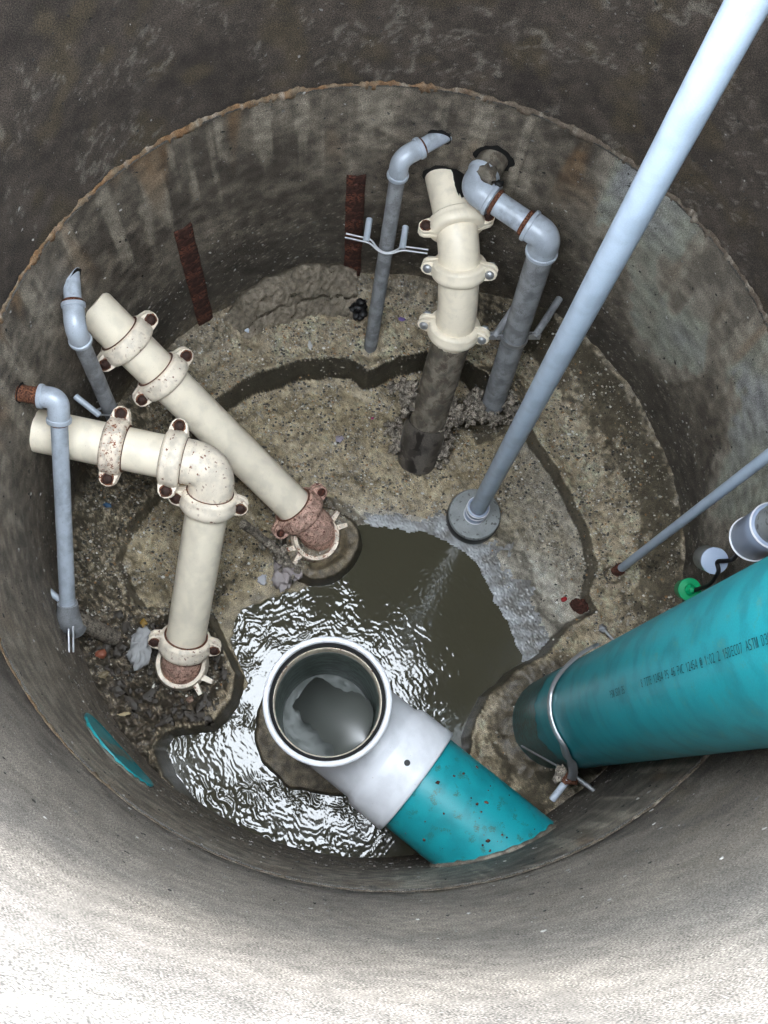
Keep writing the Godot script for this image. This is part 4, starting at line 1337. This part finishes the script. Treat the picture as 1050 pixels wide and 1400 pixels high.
func poles() -> void:
	# the tall pole on its round foot
	var c := Vector3(0.288, 0, -0.186)
	var t := thing("level_pole", "tall pale blue-grey pole standing on a round disc at the water's edge", "pole")
	pipe(t, straight(c + Vector3.UP * -0.93, c + Vector3.UP * 1.98, 12), 0.0256, "pole_paint", "pole")
	var mb := MB.new()
	lathe(mb, c, Basis.IDENTITY, [Vector2(0.0001, -1.075), Vector2(0.079, -1.075), Vector2(0.083, -1.071), Vector2(0.083, -1.017), Vector2(0.080, -1.012), Vector2(0.0001, -1.009)], 56)
	obj("round_foot", mb.mesh(), M["conduit"], t)
	mb = MB.new()
	lathe(mb, c, Basis.IDENTITY, [Vector2(0.0275, -1.012), Vector2(0.0335, -1.011), Vector2(0.0335, -0.985), Vector2(0.0305, -0.982), Vector2(0.0305, -0.968), Vector2(0.034, -0.965), Vector2(0.034, -0.937), Vector2(0.0325, -0.932), Vector2(0.0275, -0.931)], 36)
	obj("socket", mb.mesh(), M["hub"], t)
	for y in [-0.936, -0.966, -1.010]:
		mb = MB.new()
		lathe(mb, c, Basis.IDENTITY, [Vector2(0.0335, y - 0.002), Vector2(0.0362, y), Vector2(0.0335, y + 0.002)], 36)
		obj("socket_ring", mb.mesh(), M["white_pvc"], t)
	mb = MB.new()
	lathe(mb, c, Basis.IDENTITY, [Vector2(0.0832, -1.074), Vector2(0.0845, -1.070), Vector2(0.0845, -1.030), Vector2(0.0832, -1.026)], 56)
	obj("foot_band", mb.mesh(), M["rubber"], t)
	# the thin one by the right wall
	c = Vector3(0.752, 0, -0.090)
	t = thing("guide_rod", "thin grey rod rising from the ledge along the right wall", "rod")
	pipe(t, straight(c + Vector3.UP * -1.02, c + Vector3.UP * 1.60, 8), 0.0125, "pole_paint", "rod")
	mb = MB.new()
	lathe(mb, c, Basis.IDENTITY, [Vector2(0.0125, -0.93), Vector2(0.018, -0.935), Vector2(0.020, -0.96), Vector2(0.026, -0.99)], 20)
	obj("rusted_socket", mb.mesh(), M["rust"], t)
	# the grey conduit end beyond the big pipe
	c = Vector3(0.845, 0, -0.004)
	t = thing("conduit", "grey conduit with a ribbed collar at its lower end between right wall and turquoise pipe", "conduit")
	pipe(t, straight(c + Vector3.UP * -0.03, c + Vector3.UP * 1.60, 6), 0.0435, "conduit", "tube")
	mb = MB.new()
	lathe(mb, c, Basis.IDENTITY, [Vector2(0.036, -0.135), Vector2(0.046, -0.138), Vector2(0.0510, -0.13), Vector2(0.0510, -0.05), Vector2(0.0520, -0.047), Vector2(0.0520, -0.010), Vector2(0.0495, -0.006), Vector2(0.0435, -0.005)], 48)
	obj("collar", mb.mesh(), M["hub"], t)
	for y in [-0.128, -0.008]:
		mb = MB.new()
		lathe(mb, c, Basis.IDENTITY, [Vector2(0.0508, y - 0.003), Vector2(0.0540, y - 0.001), Vector2(0.0540, y + 0.001), Vector2(0.0508, y + 0.003)], 48)
		obj("collar_rib", mb.mesh(), M["white_pvc"], t)
	# float switches
	t = thing("float_switch", "grey capped float hanging by a black cable beside the conduit", "float switch", "float switches")
	var fb := frame_of(Vector3(-0.06, 1.0, 0.33), Vector3(1, 0, 0))
	var top := Vector3(0.840, -0.350, 0.000)
	mb = MB.new()
	lathe(mb, top, fb, [Vector2(0.0001, -0.105), Vector2(0.026, -0.104), Vector2(0.0325, -0.097), Vector2(0.0335, -0.010)], 36)
	obj("body", mb.mesh(), M["conduit"], t)
	mb = MB.new()
	lathe(mb, top, fb, [Vector2(0.0335, -0.010), Vector2(0.0345, -0.006), Vector2(0.0335, -0.001), Vector2(0.031, 0.0), Vector2(0.0001, 0.001)], 36)
	obj("cap", mb.mesh(), M["float_grey"], t)
	mb = MB.new()
	tube(mb, fillet([c + Vector3(-0.02, -0.10, 0.02), Vector3(0.865, -0.30, 0.005), top + fb.y * 0.010 + Vector3(0.0, 0, 0.0), top + fb.y * 0.007 + Vector3(0.012, 0, 0.022), Vector3(0.858, -0.42, 0.045), Vector3(0.846, -0.50, 0.045)], 0.03, 6), 0.0055, 12)
	obj("cable", mb.mesh(), M["rubber"], t)
	t = thing("float_switch", "green round float hanging below the grey one against the turquoise pipe", "float switch", "float switches")
	fb = frame_of(Vector3(-0.02, 1.0, 0.22), Vector3(1, 0, 0))
	top = Vector3(0.8375, -0.512, 0.043)
	mb = MB.new()
	lathe(mb, top, fb, [Vector2(0.0001, -0.075), Vector2(0.018, -0.072), Vector2(0.026, -0.06), Vector2(0.0275, -0.012), Vector2(0.0305, -0.010), Vector2(0.0315, -0.004), Vector2(0.0300, 0.0), Vector2(0.0145, 0.002)], 36)
	obj("body", mb.mesh(), M["float_green"], t)
	mb = MB.new()
	lathe(mb, top, fb, [Vector2(0.0145, 0.0), Vector2(0.0155, 0.004), Vector2(0.0125, 0.010), Vector2(0.0085, 0.012), Vector2(0.0060, 0.020), Vector2(0.0001, 0.021)], 28)
	obj("cable_gland", mb.mesh(), M["float_green"], t)

func straps() -> void:
	for k in 2:
		var az := deg_to_rad([-138.2, -106.3][k])
		var y0: float = [-1.0, -1.02][k]
		var y1: float = [-0.365, -0.365][k]
		var lab: String = ["rusty flat bar on the back left wall above the diagonal cream pipe", "rusty flat bar on the far wall beside the slim grey pipe"][k]
		var t := thing("wall_bar", lab, "steel bar", "rusty bars fixed to the wall")
		var o := Vector3(cos(az), 0, sin(az))
		var fb := Basis(o.cross(Vector3.UP), Vector3.UP, -o)
		var mb := MB.new()
		var w := 0.0265
		var lean: float = [0.0, -0.004][k]
		var rows := 40
		for j in rows + 1:
			var y: float = lerp(y0, y1, float(j) / rows)
			for q in [[-w, 0.0], [-w, 0.009], [-w * 0.35, 0.011], [w * 0.35, 0.011], [w, 0.009], [w, 0.0]]:
				var ww: float = q[0] + 0.0025 * nb.get_noise_2d(y * 900.0, q[0] * 3000.0)
				var p: Vector3 = o * (R - 0.001 - q[1] - 0.0012 * na.get_noise_2d(y * 700.0, q[0] * 900.0)) + fb.x * (ww + lean * j / rows) + Vector3.UP * y
				var nn: Vector3 = -o + fb.x * (0.9 * sign(q[0]) if abs(q[0]) == w else 0.0)
				if q[1] == 0.0: nn = fb.x * sign(q[0])
				mb.put(p, nn.normalized())
		for j in rows:
			for q in 5:
				var a := j * 6 + q
				mb.quad(a, a + 1, a + 7, a + 6)
		var cen := mb.put(o * (R - 0.006) + Vector3.UP * y1, Vector3.UP)
		for q in 5:
			mb.tri(cen, mb.put(mb.v[rows * 6 + q], Vector3.UP), mb.put(mb.v[rows * 6 + q + 1], Vector3.UP))
		obj("bar", mb.mesh(), M["rust"], t)
		for y in [y1 - 0.035, y1 - 0.22, y1 - 0.38]:
			bolt_at(t, o * (R - 0.010) + Vector3.UP * y, fb, -0.012, 0.004, 0.0075, "rust")

func scraps() -> void:
	# the broken slab of old benching under the far wall
	var mb := MB.new()
	var nu := 90
	var nv := 46
	for j in nv + 1:
		for i in nu + 1:
			var u := float(i) / nu
			var v := float(j) / nv
			var az: float = deg_to_rad(lerp(-134.0, -105.5, u))
			var top: float = -0.985 + 0.19 * pow(max(0.0, sin(PI * (0.06 + 0.80 * u))), 0.8) * (0.9 + 0.25 * nb.get_noise_1d(u * 300.0))
			var y: float = lerp(-1.02, top, smooth(0.0, 0.85, v)) - (0.02 * smooth(0.86, 1.0, v))
			var rr: float = lerp(0.745 + 0.02 * na.get_noise_1d(u * 300.0), R + 0.004, pow(v, 0.9))
			var d := Vector3(cos(az), 0, sin(az))
			var p := d * rr + Vector3.UP * y
			var bump := 0.014 * na.get_noise_3dv(p * 500.0) + 0.008 * nb.get_noise_3dv(p * 1500.0) + 0.009 * nc.get_noise_3dv(p * 4500.0)
			# a crack that runs along it
			bump -= 0.014 * smooth(0.03, 0.0, abs(v - 0.42 - 0.05 * nb.get_noise_1d(u * 250.0)))
			p += (Vector3.UP * 0.7 - d * 0.7) * bump
			var cc := Color(0.13, 0.118, 0.098).lerp(Color(0.215, 0.195, 0.165), clamp(0.5 + na.get_noise_3dv(p * 600.0) + 0.6 * nc.get_noise_3dv(p * 3000.0), 0, 1))
			mb.put(p, Vector3.UP, Vector2.ZERO, Color(cc.r * 3.4, cc.g * 3.3, cc.b * 3.3))
	for j in nv + 1:
		for i in nu + 1:
			var a := mb.v[j * (nu + 1) + min(i + 1, nu)] - mb.v[j * (nu + 1) + max(i - 1, 0)]
			var b := mb.v[min(j + 1, nv) * (nu + 1) + i] - mb.v[max(j - 1, 0) * (nu + 1) + i]
			var nn := b.cross(a).normalized()
			if nn.y < 0.0: nn = -nn
			mb.n[j * (nu + 1) + i] = nn
	for j in nv:
		for i in nu:
			var a := j * (nu + 1) + i
			mb.quad(a, a + 1, a + nu + 2, a + nu + 1)
	var o := obj("broken_concrete_slab", mb.mesh(), M["mortar"])
	tag(o, "cracked crumbling concrete slab between the two rusty bars at the far wall", "concrete slab")

	encrusted("sludge_crust", "flaky sludge crust clinging around the foot of the far cream pipe", [[Vector3(0.012, -0.93, -0.485), Vector3(0.018, 0.06, 0.03), 130, 1.25], [Vector3(0.168, -0.94, -0.475), Vector3(0.042, 0.035, 0.026), 150, 1.25], [Vector3(-0.012, -0.90, -0.505), Vector3(0.026, 0.015, 0.014), 40, 1.1], [Vector3(0.125, -0.97, -0.43), Vector3(0.03, 0.03, 0.02), 30, 1.0], [Vector3(0.005, -1.05, -0.40), Vector3(0.03, 0.015, 0.05), 70, 1.2], [Vector3(0.15, -1.05, -0.40), Vector3(0.025, 0.015, 0.05), 60, 1.2], [Vector3(0.10, -0.70, -0.545), Vector3(0.03, 0.02, 0.01), 12, 0.6]], "crust", "crust", "dried crusts on the pipes")
	encrusted("sludge_crust", "lumpy dark crust around the foot of the thick zigzag grey pipe", [[Vector3(0.225, -0.97, -0.53), Vector3(0.03, 0.03, 0.035), 50, 1.3], [Vector3(0.33, -0.96, -0.55), Vector3(0.04, 0.03, 0.03), 60, 1.2], [Vector3(0.28, -0.98, -0.50), Vector3(0.05, 0.02, 0.02), 50, 1.0]], "crust", "crust", "dried crusts on the pipes")
	# a ropy string of muck between the two left cream pipes
	mb = MB.new()
	tube(mb, fillet([Vector3(-0.385, -0.80, 0.05), Vector3(-0.33, -0.93, 0.055), Vector3(-0.275, -1.0, 0.075), Vector3(-0.235, -1.04, 0.105)], 0.06, 12), 0.013, 14, true, 0.006)
	for k in 26:
		var q := Vector3(-0.33, -0.93, 0.055).lerp(Vector3(-0.235, -1.03, 0.105), rng.randf()) + Vector3(rng.randfn(), rng.randfn(), rng.randfn()) * 0.012
		lump(mb, q, Vector3.ONE * rng.randf_range(0.005, 0.013), 0.5, 8, rng.randf() * 6.0)
	o = obj("ropy_sludge", mb.mesh(), M["crust"])
	tag(o, "ropy string of grey sludge sagging between two cream pipes on the left", "sludge")
	mb = MB.new()
	lump(mb, Vector3(-0.262, -1.035, 0.135), Vector3(0.026, 0.014, 0.042), 0.6, 18, 0.5)
	lump(mb, Vector3(-0.232, -1.03, 0.118), Vector3(0.030, 0.012, 0.016), 0.6, 18, -0.4)
	o = obj("pale_rag", mb.mesh(), mat("rag", Color(0.60, 0.565, 0.56), 0.7))
	tag(o, "pale torn rag snagged by the foot of the long cream pipe", "rag", "rags and wipes")
	mb = MB.new()
	lump(mb, Vector3(-0.612, -0.955, 0.452), Vector3(0.031, 0.016, 0.050), 0.35, 22, 0.1)
	lump(mb, Vector3(-0.618, -0.955, 0.412), Vector3(0.022, 0.014, 0.030), 0.4, 18, -0.3)
	o = obj("soaked_wipe", mb.mesh(), mat("wipe", Color(0.60, 0.60, 0.60), 0.55))
	tag(o, "grey soaked wipe lying on the black muck left of the lower cream coupling", "wipe", "rags and wipes")
	mb = MB.new()
	for k in 14:
		lump(mb, Vector3(-0.212 + rng.randfn() * 0.012, -0.958 + rng.randf() * 0.014, -0.755 + rng.randfn() * 0.016), Vector3(rng.randf_range(0.01, 0.022), rng.randf_range(0.006, 0.014), rng.randf_range(0.008, 0.016)), 0.5, 10, rng.randf() * 6.0)
	o = obj("black_rag", mb.mesh(), M["rubber"])
	tag(o, "crumpled wet black rag on the ledge left of the slim grey pipe", "rag", "rags and wipes")
	# small litter on the sludge
	var bits := [
		["blue scrap of plastic on the ledge below the level cream pipe", Color(0.16, 0.30, 0.42), Vector3(-0.823, -0.965, 0.044), Vector3(0.007, 0.003, 0.014)],
		["red scrap on the grey scum right of the disc", Color(0.62, 0.12, 0.12), Vector3(0.612, -1.075, 0.020), Vector3(0.010, 0.004, 0.008)],
		["torn white flake at the water's edge beside the lower cream pipe", Color(0.66, 0.66, 0.68), Vector3(-0.325, -1.065, 0.145), Vector3(0.018, 0.003, 0.015)],
		["white scrap on the brown sludge above the pool", Color(0.80, 0.80, 0.80), Vector3(-0.040, -1.074, -0.110), Vector3(0.010, 0.004, 0.006)],
		["lilac scrap in the middle of the brown sludge", Color(0.56, 0.53, 0.58), Vector3(-0.185, -1.07, -0.360), Vector3(0.014, 0.003, 0.011)],
		["magenta crumb on the sludge below the far rim", Color(0.60, 0.10, 0.38), Vector3(-0.095, -1.068, -0.460), Vector3(0.005, 0.003, 0.004)],
		["small white chip on the sludge left of the far cream pipe's foot", Color(0.82, 0.82, 0.80), Vector3(-0.005, -1.07, -0.435), Vector3(0.006, 0.004, 0.005)],
		["pale flat scrap on the ledge under the cracked slab", Color(0.74, 0.74, 0.74), Vector3(-0.338, -0.965, -0.615), Vector3(0.013, 0.003, 0.007)],
		["violet scrap on the ledge right of the slim grey pipe", Color(0.42, 0.34, 0.58), Vector3(-0.068, -0.965, -0.770), Vector3(0.011, 0.004, 0.007)],
		["shiny foil crumple beside the cracked slab's left end", Color(0.78, 0.82, 0.86), Vector3(-0.55, -0.94, -0.625), Vector3(0.010, 0.007, 0.012)],
		["brick-coloured pebble on the muck near the turquoise pipe end", Color(0.52, 0.30, 0.22), Vector3(-0.715, -0.95, 0.490), Vector3(0.014, 0.010, 0.014)],
		["tan pebble on the muck beside the turquoise pipe end", Color(0.50, 0.45, 0.36), Vector3(-0.690, -0.95, 0.545), Vector3(0.010, 0.007, 0.016)],
		["round pinkish pebble in the muck below the lower cream collar", Color(0.52, 0.42, 0.36), Vector3(-0.440, -0.955, 0.560), Vector3(0.013, 0.009, 0.013)],
		["white splinter sticking out of the black muck", Color(0.85, 0.84, 0.80), Vector3(-0.560, -0.955, 0.535), Vector3(0.004, 0.003, 0.016)],
		["ochre stain-coloured scrap above the soaked wipe", Color(0.50, 0.38, 0.10), Vector3(-0.625, -0.955, 0.375), Vector3(0.016, 0.005, 0.012)],
		["yellow-white stick fragment beside the turquoise pipe end", Color(0.70, 0.64, 0.50), Vector3(-0.600, -0.95, 0.640), Vector3(0.005, 0.003, 0.018)]]
	for k in bits.size():
		mb = MB.new()
		lump(mb, Vector3.ZERO, bits[k][3], 0.45, 10, rng.randf() * 6.0, 2.2, k * 50.0)
		o = obj("litter_scrap", mb.mesh(), mat("bit%d" % k, bits[k][1], 0.5))
		o.position = bits[k][2]
		o.position.y = max(floor_h(o.position.x, o.position.z), WATER_Y) + 0.002
		tag(o, bits[k][0], "scrap", "small litter on the sludge")
	# a short bolt lying by the big pipe, a lump of mud under the tall pole
	mb = MB.new()
	rod(mb, Vector3(0.722, -0.90, 0.118), Vector3(0.790, -0.90, 0.170), 0.0045, 10)
	lump(mb, Vector3(0.715, -0.905, 0.112), Vector3(0.012, 0.010, 0.012), 0.4, 10)
	o = obj("anchor_stud", mb.mesh(), M["steel"])
	tag(o, "short steel stud poking out beside the turquoise pipe below the green float", "stud")
	mb = MB.new()
	lump(mb, Vector3(0.668, -1.03, 0.030), Vector3(0.030, 0.03, 0.026), 0.4, 14)
	o = obj("dark_stone", mb.mesh(), M["rust"])
	tag(o, "dark angular stone under the ledge near the foot of the thin rod", "stone")
	# chunks in the black muck, lower left
	mb = MB.new()
	for k in 260:
		var x := rng.randf_range(-0.73, -0.33)
		var z := rng.randf_range(0.36, 0.70)
		if Vector2(x, z).length() > 0.87: continue
		if sd_poly(LIP, Vector2(x, z)) > -0.03: continue
		if Vector2(x + 0.487, z - 0.460).length() < 0.095: continue
		var s := lerpf(0.003, 0.014, pow(rng.randf(), 2.2))
		lump(mb, Vector3(x, floor_h(x, z) + s * 0.2, z), Vector3(s * rng.randf_range(1.0, 2.4), s * 0.42, s * 1.2), 0.9, 10, rng.randf() * 6.0)
	o = obj("muck_lumps", mb.mesh(), mat("muck", lin(0.050, 0.041, 0.032), 0.62))
	tag(o, "wet black clods of muck around the lower left cream pipe's foot", "muck", "", "stuff")

# ---------------------------------------------------------------- above the shaft, out of view
func wall_specks() -> void:
	# dried drops of lime and scum stuck on the walls
	var g := MB.new()
	lump(g, Vector3.ZERO, Vector3.ONE, 0.5, 6)
	var mm := MultiMesh.new()
	mm.transform_format = MultiMesh.TRANSFORM_3D
	mm.use_colors = true
	mm.mesh = g.mesh()
	mm.instance_count = 9000
	for k in 9000:
		var a := rng.randf() * TAU
		var y := rng.randf_range(-0.95, 0.75) if k < 5200 else rng.randf_range(-0.95, -0.55)
		var d := Vector3(cos(a), 0, sin(a))
		var s := lerpf(0.0006, 0.0034, pow(rng.randf(), 4.0))
		var b := Basis(d.cross(Vector3.UP), Vector3.UP, -d).rotated(d, rng.randf() * 6.0) * Basis.from_scale(Vector3(s * rng.randf_range(0.8, 2.2), s, s * 0.5))
		mm.set_instance_transform(k, Transform3D(b, d * (R + (0.0055 if y > 0.0 else -0.001)) + Vector3.UP * y))
		mm.set_instance_color(k, Color(0.12, 0.11, 0.10).lerp(Color(0.50, 0.48, 0.45), pow(rng.randf(), 2.0)) if k % 2 == 0 or k >= 5200 else Color(0.030, 0.027, 0.024))
	var mi := MultiMeshInstance3D.new()
	mi.multimesh = mm
	var m := StandardMaterial3D.new()
	m.vertex_color_use_as_albedo = true
	m.roughness = 0.5
	mi.material_override = m
	put_in(mi, "lime_specks", self)
	tag(mi, "pale dried specks spattered over the shaft walls", "specks", "", "stuff")

func surroundings() -> void:
	var cs := CSGCombiner3D.new()  # unseen deck, its hatch opening sized to shape light and water reflections
	var slab := CSGCylinder3D.new()
	slab.radius = 1.25; slab.height = 0.14; slab.sides = 64
	slab.position.y = 1.675
	slab.material = M["deck"]
	cs.add_child(slab)
	var hole := CSGCombiner3D.new()
	hole.operation = CSGShape3D.OPERATION_SUBTRACTION
	var cyl := CSGCylinder3D.new()
	cyl.radius = R + 0.004; cyl.height = 0.4; cyl.sides = 64; cyl.position.y = 1.675
	cyl.material = M["deck"]
	hole.add_child(cyl)
	var bx := CSGBox3D.new()
	bx.size = Vector3(HATCH_X1 - HATCH_X0, 0.5, 1.4 - HATCH_Z0)
	bx.position = Vector3((HATCH_X0 + HATCH_X1) / 2, 1.675, (1.4 + HATCH_Z0) / 2)
	bx.operation = CSGShape3D.OPERATION_INTERSECTION
	bx.material = M["deck"]
	hole.add_child(bx)
	cs.add_child(hole)
	put_in(cs, "unseen_deck_slab", self)
	tag(cs, "unseen concrete deck slab over the shaft, its hatch opening shaped for the light", "deck", "", "structure")
	var mb := MB.new()
	for k in 2:
		for i in 65:
			var a := TAU * i / 64
			var rr := 1.2 if k == 0 else 400.0
			mb.put(Vector3(cos(a) * rr, 1.60, sin(a) * rr), Vector3.UP)
	for i in 64: mb.quad(i, i + 1, 65 + i + 1, 65 + i)
	var o := obj("ground", mb.mesh(), M["ground"])
	tag(o, "bare ground around the shaft", "ground", "", "structure")

const HATCH_X0 := -0.78
const HATCH_X1 := 0.36
const HATCH_Z0 := -0.10

func _ready() -> void:
	# ---- camera
	var cam := Camera3D.new()
	cam.name = "camera"
	cam.keep_aspect = Camera3D.KEEP_HEIGHT
	cam.fov = rad_to_deg(2.0 * atan(700.0 / 1432.35))
	cam.near = 0.02
	cam.far = 1000.0
	add_child(cam)
	cam.transform = Transform3D(Basis(Vector3(0.97839, 0.05526, -0.19924), Vector3(-0.20677, 0.26150, -0.94280), Vector3(0.0, 0.96362, 0.26727)).orthonormalized(), Vector3(0.0066, 2.1562, 0.7485))
	cam.current = true
	# ---- sky, sun, exposure
	var env := Environment.new()
	var sm := ProceduralSkyMaterial.new()
	sm.sky_top_color = Color(0.93, 0.964, 1.0)
	sm.sky_horizon_color = Color(0.96, 0.98, 1.0)
	sm.sky_curve = 0.2
	sm.ground_bottom_color = Color(0.42, 0.41, 0.39)
	sm.ground_horizon_color = Color(0.60, 0.60, 0.60)
	sm.sun_angle_max = 1.0
	var sky := Sky.new()
	sky.sky_material = sm
	env.background_mode = Environment.BG_SKY
	env.sky = sky
	env.background_energy_multiplier = 1.0
	env.tonemap_mode = Environment.TONE_MAPPER_LINEAR
	env.tonemap_exposure = 20.5
	env.sdfgi_enabled = true
	env.ssao_enabled = true
	env.ssil_enabled = true
	var we := WorldEnvironment.new()
	we.name = "world_environment"
	we.environment = env
	add_child(we)
	var sun := DirectionalLight3D.new()
	sun.name = "sun"
	sun.light_color = Color(1.0, 0.985, 0.955)
	sun.light_energy = 0.15
	sun.light_angular_distance = 14.0
	sun.shadow_enabled = true
	add_child(sun)
	sun.look_at_from_position(Vector3(-0.25, 0.80, -1.0), Vector3.ZERO, Vector3.UP)

	rng.seed = 20240611
	for k in 3:
		var f: FastNoiseLite = [na, nb, nc][k]
		f.seed = 100 + k * 13
		f.noise_type = FastNoiseLite.TYPE_SIMPLEX_SMOOTH
		f.frequency = 0.012
		f.fractal_octaves = [3, 2, 2][k]
	make_materials()

	# ---- the shaft
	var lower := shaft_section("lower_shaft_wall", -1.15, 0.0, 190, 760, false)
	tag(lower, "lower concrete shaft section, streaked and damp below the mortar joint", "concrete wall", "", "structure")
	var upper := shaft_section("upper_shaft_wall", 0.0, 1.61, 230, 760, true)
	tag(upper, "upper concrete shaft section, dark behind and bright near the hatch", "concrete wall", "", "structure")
	mortar_joint(lower)
	for h in [[Vector3(-0.85, -0.190, -0.325), 0.026], [Vector3(-0.055, -0.176, -0.908), 0.038], [Vector3(0.097, -0.208, -0.905), 0.060], [Vector3(-0.022, -0.350, -0.91), 0.066], [Vector3(-0.84, -0.43, -0.345), 0.066], [Vector3(-0.91, -0.238, -0.018), 0.030]]:
		pipe_hole(lower, h[0], h[1])
	surroundings()
	wall_specks()
	make_floor()
	make_water()

	# ---- the pipes and what hangs beside them
	cream_pipes()
	grey_pipes()
	green_pipes()
	poles()
	straps()
	scraps()
